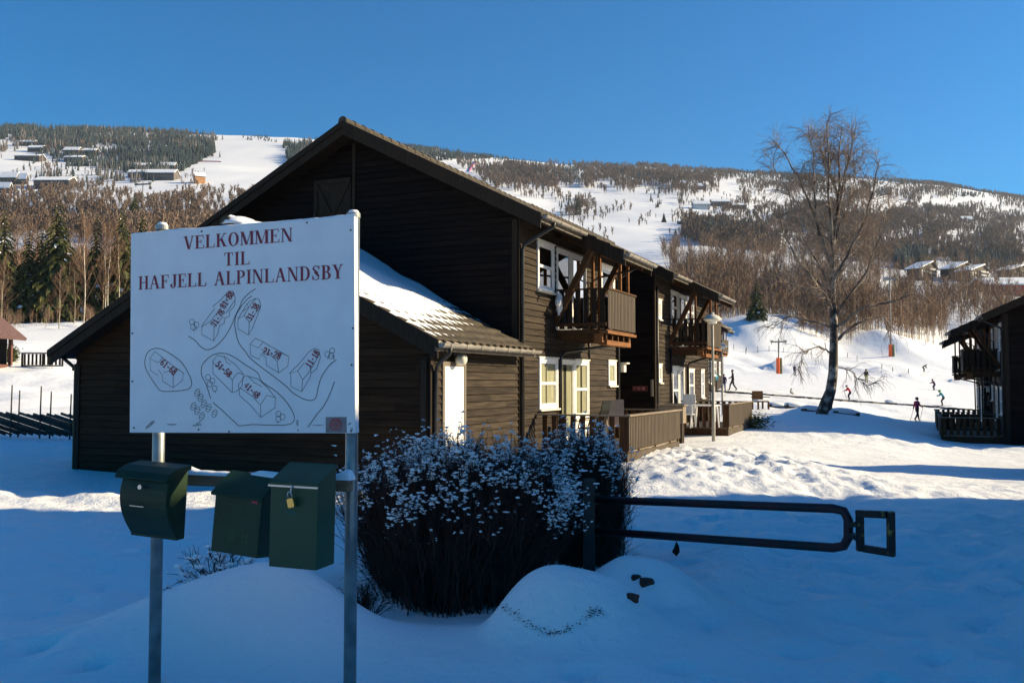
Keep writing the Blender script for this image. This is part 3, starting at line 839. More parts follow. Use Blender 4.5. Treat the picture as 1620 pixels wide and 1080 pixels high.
def simple_block(name, label, x0, x1, y0, y1, eave, slope, loc, rotz, ridge_axis='x', over=.5):
    """big gabled timber block added out of view: its roof throws the long shade over the foreground"""
    root = empty(name, loc, rotz, label, 'house' if name != 'shade_shed' else 'shed')
    mb = MB()
    for P0, U, N, L in (((x0,y0),(1,0),(0,-1),x1-x0), ((x0,y1),(1,0),(0,1),x1-x0)):
        clad(mb, P0, U, N, -.8, eave, lambda z: (0, L), bh=.2)
    mb.build('side_wall', M['clad'], root)
    ym = (y0+y1)/2; zr = eave + slope*(y1-y0)/2
    mb = MB()
    for P0, N in (((x0,y0),(-1,0)), ((x1,y0),(1,0))):
        def span(z):
            h = (zr-z)/slope
            return (max(0, (ym-y0)-h), min(y1-y0, (ym-y0)+h))
        clad(mb, P0, (0,1), N, -.8, zr, span, bh=.2)
    mb.build('gable_wall', M['clad'], root)
    k = MB(); k.prism([(y0+.01,-.8),(y1-.01,-.8),(y1-.01,eave),(ym,zr-.01),(y0+.01,eave)], 'x', x0+.01, x1-.01); k.build('wall_core', M['backing'], root)
    k = MB(); e = over
    k.prism([(y0-e, eave-slope*e), (ym, zr), (y1+e, eave-slope*e), (y1+e, eave-slope*e+.22), (ym, zr+.24), (y0-e, eave-slope*e+.22)], 'x', x0-e, x1+e)
    rf = k.build('roof', M['tile'], root)
    k = MB(); k.prism([(y0-e+.1, eave-slope*(e-.1)+.22), (ym, zr+.24), (y1+e-.1, eave-slope*(e-.1)+.22), (y1+e-.1, eave-slope*(e-.1)+.32), (ym, zr+.40), (y0-e+.1, eave-slope*(e-.1)+.32)], 'x', x0-e+.1, x1+e-.1)
    k.build('roof_snow', M['snow_soft'], rf)
    for zz in (1.0, 3.7, 6.4):
        if zz+1.2 > eave: continue
        yy = y0+1.0
        while yy+1.3 < y1:
            t = MB(); t.box(x0-.06, x0-.025, yy, yy+1.1, zz, zz+1.2); w = t.build('window', M['white'], root)
            t = MB(); t.box(x0-.068, x0-.061, yy+.08, yy+1.02, zz+.08, zz+1.12); t.build('glass', M['interior'], w)
            yy += 2.3
    return root
az = R(SUN_AZ)
simple_block('shade_block', 'tall dark timber block added out of view on the right to shade the foreground snow', 0, 14, -7.2, 0, 8.6, .5, (11.4, 15.25, 0), az, over=.4)  # unseen volume added to cast the foreground shade
simple_block('shade_wing', 'lower dark timber wing added out of view on the right, casting shade beside the tall block', 0, 14, -9.0, 0, 6.6, .30, (11.9, 7.6, 0), az, over=.3)  # unseen lower volume added, so the shade ends partway up the sign
simple_block('shade_shed', 'small steep roofed timber shed added out of view on the right for its pointed shadow by the path', 0, 3.6, -1.9, 1.9, 1.6, .95, (15.0, 21.1, 0), az, over=.25)  # unseen shape added for the narrow pointed shadow across the path

def terrace(loc, rotz, sx, y0, y1, w, label, floor=.45, top=1.21, step=True):
    root = empty('wooden_terrace', loc, rotz, label, 'terrace', 'timber terraces in front of the houses')
    root.scale = (sx, 1, 1)
    d = MB()
    x = .07
    while x < w-.05:
        d.box(x, x+.112, y0, y1, floor-.035, floor); x += .12
    d.build('deck', M['rail_cap'], root)
    s = MB(); s.box(w-.01, w+.02, y0-.02, y1, -.5, floor-.04)
    build_each(s, 'skirt_board', M['clad_vert'], root)
    s = MB(); s.box(.05, w-.012, y0-.03, y0, -.5, floor-.04); s.build('skirt_board', M['brown_wood'], root)
    slat_panel('front_railing', (w+.035, y0), (w+.035, y1), floor+.03, top-.04, root, gap=.036, w=.085, mat='clad_vert')
    slat_panel('side_railing', (.12, y0), (w, y0), floor+.0, top-.04, root, gap=.10, w=.135, wavy=True, mat='brown_wood')
    slat_panel('side_railing', (.12, y1), (w, y1), floor+.0, top-.04, root, gap=.10, w=.135, wavy=True, mat='brown_wood')
    c = MB(); c.box(w-.05, w+.09, y0-.05, y1+.05, top-.04, top)
    c.box(.02, w-.052, y0-.06, y0+.05, top-.04, top-.005); c.box(.02, w-.052, y1-.05, y1+.06, top-.04, top-.005)
    build_each(c, 'hand_rail', M['rail_cap'], root)
    c = MB()
    for yy in (y0+.02, y1-.12): c.box(w-.08, w+.015, yy, yy+.1, -.4, top-.045)
    for yy in np.linspace(y0+.9, y1-.9, 3): c.box(w-.09, w+.0, yy, yy+.09, -.4, top-.045)
    build_each(c, 'rail_post', M['brown_wood'], root)
    return root
HL = HOUSE.location
terrace(HL, ROT, 1, .96, 5.6, 2.12, 'large grey boarded terrace railing in front of the nearest ground floor doors', floor=.42)
terrace(HL, ROT, 1, 12.4, 17.0, 2.12, 'dark boarded terrace beyond the street lamp at the far end of the long house', floor=.42)
terrace(HB.location, ROT, -1.1, .6, 5.2, 2.15, 'nearer black terrace railing at the foot of the shaded right house')
terrace(HB.location, ROT, -1.1, 8.6, 13.2, 2.15, 'farther black terrace railing beside the shaded right house')

def hp(x, y, z=0):      # point in the main house's own directions
    return HOUSE.location + Matrix.Rotation(ROT, 4, 'Z') @ Vector((x, y, z))

# furniture on the terraces
def garden_chair(loc, rz, mat, label, fold=0.0):
    r = empty('garden_chair', loc, rz, label, 'chair')
    m = MB()
    n = 9; W = .42
    for i in range(n):
        f = i/(n-1)
    prof = [(-.02, .42), (-.10, .62), (-.17, .82), (-.20, 1.0), (-.215, 1.06)]
    for k in range(len(prof)-1):
        (a, b), (c, d) = prof[k], prof[k+1]
        m.add([(-W/2, a, b), (W/2, a, b), (W/2-.01, c, d), (-W/2+.01, c, d), (-W/2, a-.02, b), (W/2, a-.02, b), (W/2-.01, c-.02, d), (-W/2+.01, c-.02, d)], [(0,1,2,3),(7,6,5,4),(0,3,7,4),(1,5,6,2),(3,2,6,7),(0,4,5,1)])
    m.build('backrest', mat, r)
    m = MB(); m.box(-.23, .23, -.02, .42, .40, .43); m.build('seat', mat, r, bevel=.008)
    for sx in (-1, 1):
        for (y0, y1) in ((.0, -.06), (.40, .43)):
            m = MB(); m.tube([(sx*.2, y0, .40), (sx*.23, y1, 0)], [.018, .014], 8); m.build('leg', mat, r)
        m = MB(); m.tube([(sx*.24, -.12, .66), (sx*.25, .1, .66), (sx*.25, .36, .63), (sx*.23, .41, .42)], .016, 8); m.build('armrest', mat, r)
    return r
dark_pl = new_mat('dark_plastic', (.012, .016, .016), .4)
garden_chair(hp(1.0, 2.4, .42), ROT+R(80), dark_pl, 'dark curved chair on the large terrace, its back above the railing')
garden_chair(hp(1.05, 3.6, .42), ROT+R(200), noisy('pale_wood', (.45,.33,.22), (.55,.42,.29), 5), 'pale wooden chair on the large terrace beside the dark one')
def garden_table(loc, rz, label):
    r = empty('garden_table', loc, rz, label, 'table')
    m = MB(); m.box(-.42, .42, -.42, .42, .70, .735); m.build('table_top', M['white'], r, bevel=.01)
    for sx in (-1, 1):
        for sy in (-1, 1):
            m = MB(); m.tube([(sx*.33, sy*.33, .70), (sx*.38, sy*.38, 0)], [.035, .022], 8); m.build('leg', M['white'], r)
    return r
garden_table(hp(1.55, 11.5, .45), ROT, 'white plastic table standing between the two terraces of the long house')
garden_chair(hp(.9, 12.0, .45), ROT+R(180), M['white'], 'white plastic chair behind the white table')
bx = MB(); bx.box(-.35, .35, -.2, .2, 0, .5); b = bx.build('planter_box', M['rail_cap'], bevel=.01); b.location = hp(1.3, 8.3, .72); b.rotation_euler = (0,0,ROT)
bx2 = MB(); bx2.box(-.4, .4, -.25, .25, .501, .54); bx2.build('rim', M['rail_cap'], b)
bx2 = MB(); bx2.box(-.3, .3, -.15, .15, -1.0, -.001); bx2.build('stand', M['dark_wood'], b)
tag(b, 'weathered wooden box behind the boarded terrace railing, in front of the dark recess', 'planter')

# something red and white hanging at the first balcony door
def cloth(P, label):
    r = empty('hanging_bag', P, ROT, label, 'bag')
    n, k = 10, 12; V = []; 
    for i in range(k):
        f = i/(k-1); rr = .05+.10*math.sin(math.pi*min(1, f*1.1))**.8
        for j in range(n):
            a = 2*math.pi*j/n
            V.append((.02+rr*.55*math.cos(a)*(1+.2*math.sin(3*a+i)), rr*math.sin(a)+.03*math.sin(i), -.52*f))
    Fs = [(i*n+j, i*n+(j+1)%n, (i+1)*n+(j+1)%n, (i+1)*n+j) for i in range(k-1) for j in range(n)]
    m = MB(); m.add(V, Fs); 
    red = new_mat('red_cloth', (.45,.01,.04), .8)
    for q, (i) in enumerate(range(k-1)):
        for j in range(n):
            m.m[i*n+j] = 1 if (j in (1,2,3) and i > 2 and i < 8) else 0
    m.build('fabric', [M['white'], red], r, smooth=True)
cloth(hp(.14, 2.05, 4.0), 'white and red cloth bag hanging below the upstairs window beside the balcony')
for yy, sx, zz in [(1.25,.16,.05), (1.55,.2,.06), (1.85,.17,.06)]: pass
sb = MB(); sb.lathe([(0,.075),(.05,.07),(.09,.04),(.10,0)], (0,0,0), 12); o = sb.build('window_sill_snow', M['snow_soft'], None, smooth=True)
o.location = hp(.07, 1.45, 4.0); o.scale = (.7, 4.6, .8); o.rotation_euler = (0,0,ROT); tag(o, 'strip of snow on the sill of the first upstairs window', 'snow')

# ------------------------------------------------------------------ street lamps
def street_lamp(P, H, wd, label):
    r = empty('street_lamp', P, 0, label, 'street lamp', 'mushroom street lamps along the long house')
    mt = M['lamp_post']
    m = MB(); m.tube([(0,0,-.4), (0,0,H*.42)], .055, 12); m.tube([(0,0,H*.42), (0,0,H-.14)], .038, 12); m.lathe([(.055,0),(.062,.02),(.05,.06),(.038,.08)], (0,0,H*.42-.02), 12); m.build('post', mt, r, smooth=True)
    m = MB(); m.lathe([(.05,-.02),(wd*.55,.0),(wd,.06),(wd*.97,.085),(wd*.72,.15),(wd*.42,.20),(.05,.225),(0,.226)], (0,0,H-.2), 26); m.build('lamp_shade', M['cream'], r, smooth=True)
    m = MB(); m.lathe([(.0,-.07),(.12,-.06),(wd*.5,-.01),(wd*.5,.0)], (0,0,H-.2), 20); m.build('diffuser', M['white'], r, smooth=True)
    m = MB(); m.lathe([(.05,0),(.05,.05),(.0,.07)], (0,0,H+.02), 10); m.build('finial', M['cream'], r, smooth=True)
M['lamp_post'] = noisy('lamp_post_paint', (.30,.28,.23), (.42,.39,.32), 4, rough=.5)
P = at(1129, 697, 27.5); street_lamp(Vector((P.x, P.y, gz(P.x, P.y)-.02)), 1.9+108/F*27.5 - gz(P.x, P.y), .28, 'nearer white mushroom street lamp in front of the second balcony')
P = at(1143, 640, 45.0); street_lamp(Vector((P.x, P.y, gz(P.x, P.y)-.02)), 1.9+62/F*45 - gz(P.x, P.y), .28, 'farther street lamp half hidden behind the balcony, beside the standing people')

# ------------------------------------------------------------------ pole-and-slope wooden fence at the left
def skigard():
    r = empty('diagonal_pole_fence', at(-60, 690, 29), 0, 'grey wooden fence of slanting rails between upright poles in snow', 'fence')
    base = r.location; m_ = wood_mat('fence_wood', (.05,.04,.035), (.11,.09,.075), 'x')
    k = 0
    x = -0.4; 
    while x < 4.6:
        for dx in (0, .26 if k % 2 else .18):
            h = rnd.uniform(1.25, 1.75) if dx == 0 else rnd.uniform(1.2, 1.5)
            if k % 2: h += .1
            xx = x+dx; gx_ = base.x+xx
            z0 = gz(gx_, base.y)-.3-base.z
            m = MB(); m.tube([(xx, -.06 if dx==0 else .06, z0), (xx+.03, -.06 if dx==0 else .06, z0+.3+h)], [.028, .02], 7); m.build('upright_pole', m_, r)
        x += 1.02 + rnd.uniform(-.12, .12); k += 1
    x = -2.6
    while x < 4.4:
        y = rnd.uniform(-.03, .03); z = gz(base.x+x+1, base.y)-base.z
        L = 2.2; dz = .74
        m = MB(); m.tube([(x, y, z+.80+rnd.uniform(-.04,.04)), (x+L, y, z+.80-dz)], [.045, .035], 7); m.build('slanting_rail', m_, r, smooth=True)
        x += .22
skigard()

# pavilion and deck railing far left
def pavilion():
    P = at(-38, 568, 68); P.z = gz(P.x, P.y)
    r = empty('open_pavilion', P, 0, 'brown roofed open pavilion at the left edge behind the pole fence', 'pavilion')
    mt = wood_mat('pavilion_wood', (.10,.045,.035), (.17,.08,.06), 'x')
    rf = noisy('pavilion_roof', (.085,.045,.040), (.14,.08,.07), 5)
    m = MB(); m.prism([(-3.0, 1.95), (0, 4.2), (2.45, 2.15), (2.35, 1.98), (0, 3.9), (-3.0, 1.75)], 'y', -1.6, 2.5); m.build('roof', rf, r)
    m = MB(); m.beam((0,-1.62,4.1),(2.45,-1.62,2.08),.06,.26); m.beam((-3.0,-1.62,1.9),(0,-1.62,4.1),.06,.26); m.beam((-2.9,-1.6,2.3),(1.9,-1.6,2.3),.08,.14)
    build_each(m, 'gable_board', rf, r)
    for xx in (-2.6, 1.35):
        for yy in (-1.4, 2.2):
            m = MB(); m.box(xx-.12, xx+.12, yy-.12, yy+.12, -.3, 2.5); m.build('post', mt, r)
    m = MB(); m.box(-2.5, 1.2, 1.9, 2.0, 0, 2.4); m.build('back_wall', M['backing'], r)
    m = MB(); m.box(-2.6, 1.5, -1.5, 2.1, -.3, .12); m.build('floor', mt, r)
pavilion()
def deck_rail():
    P = at(36, 570, 70); P.z = gz(P.x, P.y)
    r = empty('deck_railing', P, 0, 'dark slatted deck railing on the sunny bank behind the low wing', 'railing')
    slat_panel('slats', (0, 0), (3.0, 0), .12, .95, r, gap=.14, w=.16, mat='dark_wood')
    m = MB(); m.box(-.1, 3.1, -.06, .06, .96, 1.06); m.box(-.1, 3.1, -.06, .06, .0, .11); build_each(m, 'rail', M['dark_wood'], r)
    m = MB(); m.box(-.1, .02, -.06, .06, .11, .96); m.box(3.0, 3.1, -.06, .06, .11, .96); m.box(1.45, 1.55, .03, .09, .11, .96); build_each(m, 'post', M['dark_wood'], r)
deck_rail()
# ------------------------------------------------------------------ the welcome sign
SL = at(205, 684, 5.71); SR = at(562, 685, 5.23)
SW = (SR-SL).length; U_ = (SR-SL).normalized()
HS = 1.25
yaw = math.atan2(U_.y, U_.x); tilt = math.asin(U_.z)
SIGN = empty('welcome_sign', (SL.x, SL.y, 0), yaw, 'big white welcome board with red lettering and a map on two steel posts', 'sign')
# local: x along the board, y away from the camera, z up.  the board's own empty is tilted a little
BO = (0, 0, SL.z)
galv = noisy('galvanised_steel', (.16,.18,.18), (.30,.32,.32), 7, rough=.42, metal=.6, bump=.15, bscale=30, bdist=.002)
M['sign_white'] = noisy('sign_paint', (.74,.74,.75), (.80,.80,.80), 5, rough=.5)
M['letter'] = new_mat('letter_red', (.24,.012,.035), .5)
M['ink'] = new_mat('map_ink', (.015,.012,.018), .5)
mb = MB(); mb.box(0, SW, 0, .012, 0, HS)
board = mb.build('board', M['sign_white'], SIGN, bevel=.002); board.location = BO; board.rotation_euler = (0, -tilt, 0)
mb = MB(); mb.box(0, SW, .013, .045, .002, .03); mb.box(0, SW, .013, .045, HS-.03, HS-.002); mb.box(SW-.028, SW-.001, .013, .045, .031, HS-.031); mb.box(.001, .028, .013, .045, .031, HS-.031)
build_each(mb, 'board_frame', M['sign_white'], board)
zl, zr_ = 5.71, 5.23
def suv(x, y):      # pixel of the enlarged view of the sign -> board coordinates
    u = (x-68)/1008.0
    top = 137-82*u; bot = 1035+5*u
    v = (bot-y)/(bot-top)
    s = (u/zr_)/((1-u)/zl+u/zr_)
    s = (u*zl)/((1-u)*zr_+u*zl) if False else s
    return s*SW, v*HS
ZZ = -.0015
def strip(mb, pts, w, z=ZZ, closed=False):
    """a painted line"""
    P = [Vector((p[0], p[1])) for p in pts]
    n = len(P); L = []; Rr = []
    for i in range(n):
        a = P[max(0, i-1)]; b = P[min(n-1, i+1)]
        if closed and i in (0, n-1): a = P[-2]; b = P[1]
        d = (b-a)
        if d.length < 1e-9: d = Vector((1, 0))
        d.normalize(); nn = Vector((-d.y, d.x))*w/2
        L.append(P[i]+nn); Rr.append(P[i]-nn)
    base = len(mb.v)
    for i in range(n):
        mb.v.append((L[i].x, z, L[i].y)); mb.v.append((Rr[i].x, z, Rr[i].y))
    for i in range(n-1):
        mb.f.append((base+2*i, base+2*i+1, base+2*i+3, base+2*i+2)); mb.m.append(0)
def smooth(pts, k=4):
    out = []; n = len(pts)
    for i in range(n-1):
        p0 = pts[max(0,i-1)]; p1 = pts[i]; p2 = pts[i+1]; p3 = pts[min(n-1,i+2)]
        for j in range(k):
            t = j/k
            out.append(tuple(.5*((2*p1[a])+(-p0[a]+p2[a])*t+(2*p0[a]-5*p1[a]+4*p2[a]-p3[a])*t*t+(-p0[a]+3*p1[a]-3*p2[a]+p3[a])*t**3) for a in (0,1)))
    out.append(pts[-1]); return out
roads = [
 [(632,387),(600,410),(572,440),(560,470),(545,500),(520,560),(490,610),(450,650),(415,664),(385,650),(360,622),(330,603)],
 [(615,420),(590,440),(560,478),(540,520),(540,570),(555,630),(590,678),(605,700),(650,738),(720,790),(770,830),(800,860),(850,887),(885,892),(903,875),(910,840),(925,790),(950,750),(975,722),(990,715)],
 [(985,808),(965,860),(940,912),(900,962),(865,1013)],
 [(185,657),(215,663),(260,690),(300,722),(330,770),(345,810),(335,838),(290,848),(215,850),(190,830),(150,770),(135,730),(140,690),(158,665),(185,657)],
 [(430,885),(410,820),(390,780),(390,740),(410,710),(445,685),(490,680),(530,695),(590,735),(640,768),(660,808),(720,850),(770,900),(800,950),(803,980),(780,1000),(700,1003),(620,1000),(560,1005),(540,990),(480,935),(440,900)],
]
houses = [
 [(390,555),(447,478),(440,468),(475,438),(482,430),(510,400),(530,398),(540,430),(537,465),(515,490),(512,515),(492,520),(490,545),(470,555),(462,590),(443,625),(390,595),(390,555)],
 [(390,560),(430,535),(445,562),(443,625)],[(430,535),(478,470),(518,400)],[(445,562),(485,515)],[(498,500),(538,440)],
 [(552,525),(590,460),(605,445),(630,432),(648,437),(655,465),(640,508),(618,565),(600,597),(552,570),(552,525),(580,508),(603,540),(600,597)],[(580,508),(612,455),(632,434)],[(603,540),(655,465)],[(575,490),(600,470),(590,455)],
 [(605,640),(630,612),(665,628),(700,650),(780,695),(776,738),(735,768),(680,735),(678,700),(655,682),(648,708),(610,690),(606,640),(645,655),(665,628)],[(655,660),(700,690),(728,716),(735,768)],[(728,716),(750,680),(780,695)],
 [(782,770),(820,735),(850,700),(868,675),(895,658),(915,665),(922,700),(905,750),(880,770),(875,790),(838,853),(790,830),(788,770),(820,760),(842,800),(838,853)],[(820,760),(850,722)],[(842,800),(875,760),(915,690)],[(880,770),(875,740)],
 [(155,705),(180,672),(215,700),(260,735),(307,768),(305,800),(262,835),(215,805),(215,780),(195,752),(195,780),(160,757),(158,705),(195,722),(215,700)],[(220,765),(245,760),(262,780),(262,835)],[(262,780),(282,752),(312,770)],
 [(440,715),(460,688),(500,700),(545,735),(577,775),(570,830),(548,850),(527,857),(440,770),(440,715)],[(440,722),(500,765),(527,800),(527,857)],[(527,800),(550,768),(577,775)],[(490,690),(500,720),(520,730)],
 [(555,820),(585,780),(640,795),(685,835),(720,880),(718,925),(655,968),(610,915),(560,870),(555,820)],[(560,835),(620,875),(640,900),(653,912),(655,968)],[(653,912),(682,868),(720,880)],[(600,785),(625,812),(660,830)],
]
mp = MB()
for r_ in roads: strip(mp, [suv(*p) for p in smooth(r_)], .0042)
for r_ in houses: strip(mp, [suv(*p) for p in r_], .0030)
def ell(mb, cx, cy, rx, ry, w=.0028, rot=0.0, n=18):
    pts = []
    for i in range(n+1):
        a = 2*math.pi*i/n
        x, y = rx*math.cos(a), ry*math.sin(a)
        pts.append(suv(cx+x*math.cos(rot)-y*math.sin(rot), cy+x*math.sin(rot)+y*math.cos(rot)))
    strip(mb, pts, w, closed=True)
for cx, cy in [(345,538),(366,551),(350,562),(975,668),(953,684),(970,692),(418,788),(438,804),(426,818),(448,838),(733,953),(752,966),(733,976)]: ell(mp, cx, cy, 11, 13)
for a in ([(350,565),(356,582)],[(368,565),(362,576)],[(972,693),(985,692),(980,705),(995,712)],[(447,850),(452,857)],[(733,985),(728,996)],[(957,698),(955,708)]): strip(mp, [suv(*p) for p in a], .003)
for cx, cy in [(370,857),(385,879),(400,907),(421,926),(353,918),(371,937),(391,963),(448,950)]:
    ell(mp, cx, cy, 11, 18, rot=.35, n=14)
    for d in (-6, 5): strip(mp, [suv(cx-10-d*.3, cy+d-3), suv(cx+10-d*.3, cy+d+3)], .0028)
md = mp.build('map_drawing', M['ink'], board, fixn=False)

# --- serif capitals: thick stems, thin bars, bracketless serifs
TK, TN = .20, .055
def q(mb, pts):
    mb.add([(x, 0, y) for x, y in pts], [tuple(range(len(pts)))])
def stem(mb, x, y0=0, y1=1, w=TK, serif=True, ext=.09):
    q(mb, [(x-w/2, y0), (x+w/2, y0), (x+w/2, y1), (x-w/2, y1)])
    if serif:
        if y0 == 0: q(mb, [(x-w/2-ext, 0), (x+w/2+ext, 0), (x+w/2+ext, TN), (x-w/2-ext, TN)])
        if y1 == 1: q(mb, [(x-w/2-ext, 1-TN), (x+w/2+ext, 1-TN), (x+w/2+ext, 1), (x-w/2-ext, 1)])
def diag(mb, xa, ya, xb, yb, w): q(mb, [(xa-w/2, ya), (xa+w/2, ya), (xb+w/2, yb), (xb-w/2, yb)])
def bar(mb, x0, x1, y, h=TN): q(mb, [(x0, y), (x1, y), (x1, y+h), (x0, y+h)])
def serif(mb, x, y, w=.26): bar(mb, x-w/2, x+w/2, y)
def bowl(mb, cx, cy, rx, ry, a0, a1, tk=TK, tn=TN, n=22):
    for i in range(n):
        p = []
        for a in (a0+(a1-a0)*i/n, a0+(a1-a0)*(i+1)/n):
            a = math.radians(a)
            p.append(((cx+rx*math.cos(a), cy+ry*math.sin(a)), (cx+(rx-tk)*math.cos(a), cy+(ry-tn)*math.sin(a))))
        q(mb, [p[0][0], p[1][0], p[1][1], p[0][1]])
def G(ch, mb):
    w = .8
    if ch == 'V': diag(mb, .17, 1, .47, 0, TK); diag(mb, .78, 1, .50, .02, TN+.02); serif(mb, .17, 1-TN, .36); serif(mb, .78, 1-TN, .26); w = .93
    elif ch in 'EFL':
        stem(mb, .2)
        if ch != 'F': bar(mb, .2, .74, 0); q(mb, [(.70, 0), (.77, 0), (.79, .27), (.74, .27)])
        if ch != 'L': bar(mb, .2, .70, 1-TN); q(mb, [(.66, 1), (.72, 1), (.74, .76), (.69, .76)]); bar(mb, .2, .52, .50); q(mb, [(.50, .38), (.55, .38), (.55, .66), (.50, .66)])
        w = .84
    elif ch == 'K': stem(mb, .2); diag(mb, .76, 1, .30, .42, TN+.02); diag(mb, .44, .62, .76, 0, TK); serif(mb, .76, 1-TN, .28); serif(mb, .78, 0, .32); w = .97
    elif ch == 'O': bowl(mb, .46, .5, .43, .52, 0, 360, n=40); w = .95
    elif ch == 'M':
        stem(mb, .14, w=TN+.01); stem(mb, .97, w=TK); diag(mb, .18, 1, .54, .02, TK); diag(mb, .90, 1, .55, .02, TN); w = 1.16
    elif ch == 'N': stem(mb, .15, w=TN+.01); stem(mb, .80, w=TN+.01); diag(mb, .20, 1, .78, 0, TK); w = .98
    elif ch == 'T': stem(mb, .42, serif=False); serif(mb, .42, 0, .42); bar(mb, .06, .78, 1-TN); q(mb, [(.04, .74), (.08, .74), (.13, 1), (.06, 1)]); q(mb, [(.80, .74), (.76, .74), (.71, 1), (.78, 1)]); w = .86
    elif ch == 'I': stem(mb, .22); w = .46
    elif ch == 'H': stem(mb, .2); stem(mb, .76); bar(mb, .2, .76, .49); w = .98
    elif ch == 'A': diag(mb, .44, 1, .12, 0, TN+.02); diag(mb, .46, 1, .78, 0, TK); bar(mb, .22, .66, .34); serif(mb, .12, 0, .26); serif(mb, .78, 0, .36); w = .98
    elif ch == 'J': stem(mb, .40, .22, 1); bowl(mb, .25, .22, .25, .24, 180, 360, tk=TK-.05); bowl(mb, .10, .22, .09, .09, 0, 360, tk=.09, tn=.09, n=12); w = .62
    elif ch == 'P': stem(mb, .2); bowl(mb, .42, .73, .34, .27, -90, 90); bar(mb, .25, .43, 1-TN); bar(mb, .25, .43, .46); w = .82
    elif ch == 'B': stem(mb, .2); bowl(mb, .42, .755, .29, .245, -90, 90); bowl(mb, .42, .265, .35, .265, -90, 90); bar(mb, .25, .43, 1-TN); bar(mb, .25, .43, .49); bar(mb, .25, .43, 0); w = .84
    elif ch == 'D': stem(mb, .2); bowl(mb, .40, .5, .45, .5, -90, 90, n=30); bar(mb, .25, .42, 1-TN); bar(mb, .25, .42, 0); w = .94
    elif ch == 'S':
        bowl(mb, .36, .74, .28, .28, 20, 180, tk=.10); bowl(mb, .36, .26, .30, .28, 180, 340, tk=.10)
        pts = [(.09,.74),(.14,.62),(.30,.53),(.45,.44),(.66,.26)]
        q(mb, [(.08,.76),(.17,.82),(.56,.53),(.40,.42)]); q(mb, [(.17,.55),(.42,.58),(.66,.28),(.56,.18)])
        q(mb, [(.585,.70),(.635,.70),(.65,1.0),(.60,1.0)]); q(mb, [(.06,.0),(.11,.0),(.11,.32),(.06,.32)]); w = .74
    elif ch == 'Y': diag(mb, .16, 1, .44, .46, TK); diag(mb, .74, 1, .47, .46, TN+.02); stem(mb, .44, 0, .5, serif=False); serif(mb, .44, 0, .42); serif(mb, .16, 1-TN, .36); serif(mb, .74, 1-TN, .26); w = .88
    elif ch == ' ': w = .55
    return w
GAP = .055
def text_line(s, x0, y0, x1, y1, hpx, name):
    tot = sum(G(c, MB()) for c in s) + GAP*(len(s)-1)
    a = suv(x0, y0); b = suv(x1, y1); h = suv(x0, y0-hpx)[1]-a[1]
    sx = (b[0]-a[0])/tot
    mb = MB(); cur = 0
    for c in s:
        t = MB(); w = G(c, t)
        for v in t.v: pass
        base = len(mb.v)
        for (x, _, y) in t.v:
            X = (cur+x)/tot
            mb.v.append((a[0]+(b[0]-a[0])*X, ZZ, a[1]+(b[1]-a[1])*X + y*h))
        for f in t.f: mb.f.append(tuple(base+i for i in f)); mb.m.append(0)
        cur += w+GAP
    # tiny depth steps keep overlapping strokes from sharing a plane
    k = 0
    for f in mb.f:
        k += 1
        for i in f: mb.v[i] = (mb.v[i][0], ZZ-.00004*(k % 40), mb.v[i][2])
    return mb.build(name, M['letter'], board, fixn=False)
text_line('VELKOMMEN', 306, 211, 800, 172, 60, 'lettering')
text_line('TIL', 488, 285, 607, 277, 60, 'lettering')
text_line('HAFJELL ALPINLANDSBY', 104, 393, 1026, 341, 60, 'lettering')
DIG = {
 '1': [[(.12,.78),(.3,1),(.3,0)],[(.12,0),(.48,0)]],
 '2': [[(.05,.75),(.1,.93),(.28,1),(.48,.92),(.5,.72),(.05,0),(.55,0)]],
 '3': [[(.05,.85),(.2,1),(.45,.95),(.48,.7),(.25,.53),(.5,.38),(.5,.12),(.28,0),(.05,.12)]],
 '4': [[(.4,0),(.4,1),(.02,.3),(.56,.3)]],
 '5': [[(.5,1),(.12,1),(.1,.58),(.35,.62),(.52,.4),(.45,.1),(.22,0),(.03,.1)]],
 '6': [[(.5,.95),(.25,.95),(.06,.55),(.08,.15),(.28,0),(.5,.15),(.5,.42),(.3,.55),(.08,.38)]],
 '7': [[(.03,.85),(.03,1),(.55,1),(.25,0)]],
 '8': [[(.28,.53),(.08,.7),(.12,.93),(.28,1),(.45,.93),(.48,.7),(.28,.53),(.05,.3),(.08,.08),(.28,0),(.5,.08),(.52,.3),(.28,.53)]],
 '-': [[(.08,.42),(.46,.42)]],
 '<': [[(.45,.75),(.1,.5),(.45,.25)],[(.1,.5),(.7,.5)]], ' ': [],
}
def digits(mb, s, cx, cy, ang, h, conv, w=.0075, kern=.62, mirror=1):
    n = len(s); a = math.radians(ang); k = 0
    for i, c in enumerate(s):
        for st in DIG[c]:
            pts = []
            for x, y in st:
                X = ((i+x/1.0*.9) - n/2+.05)*kern*h if False else (i*kern - n*kern/2 + x*.95)*h
                Y = (y-.5)*h
                pts.append(conv(cx+X*math.cos(a)+Y*math.sin(a), cy+X*math.sin(a)-Y*math.cos(a)))
            k += 1
            strip(mb, pts, w, z=ZZ-.0008-.00005*k)
dg = MB()
for s, cx, cy, ang in [('71-78',462,520,-60),('81-88',503,437,-58),('31-38',619,492,-62),('21-28',706,680,20),('11-18',887,704,-56),('61-68',243,742,38),('51-58',490,752,42),('41-48',617,847,43)]:
    digits(dg, s, cx, cy, ang, 27, suv)
dgo = dg.build('house_numbers', M['letter'], board, fixn=False)
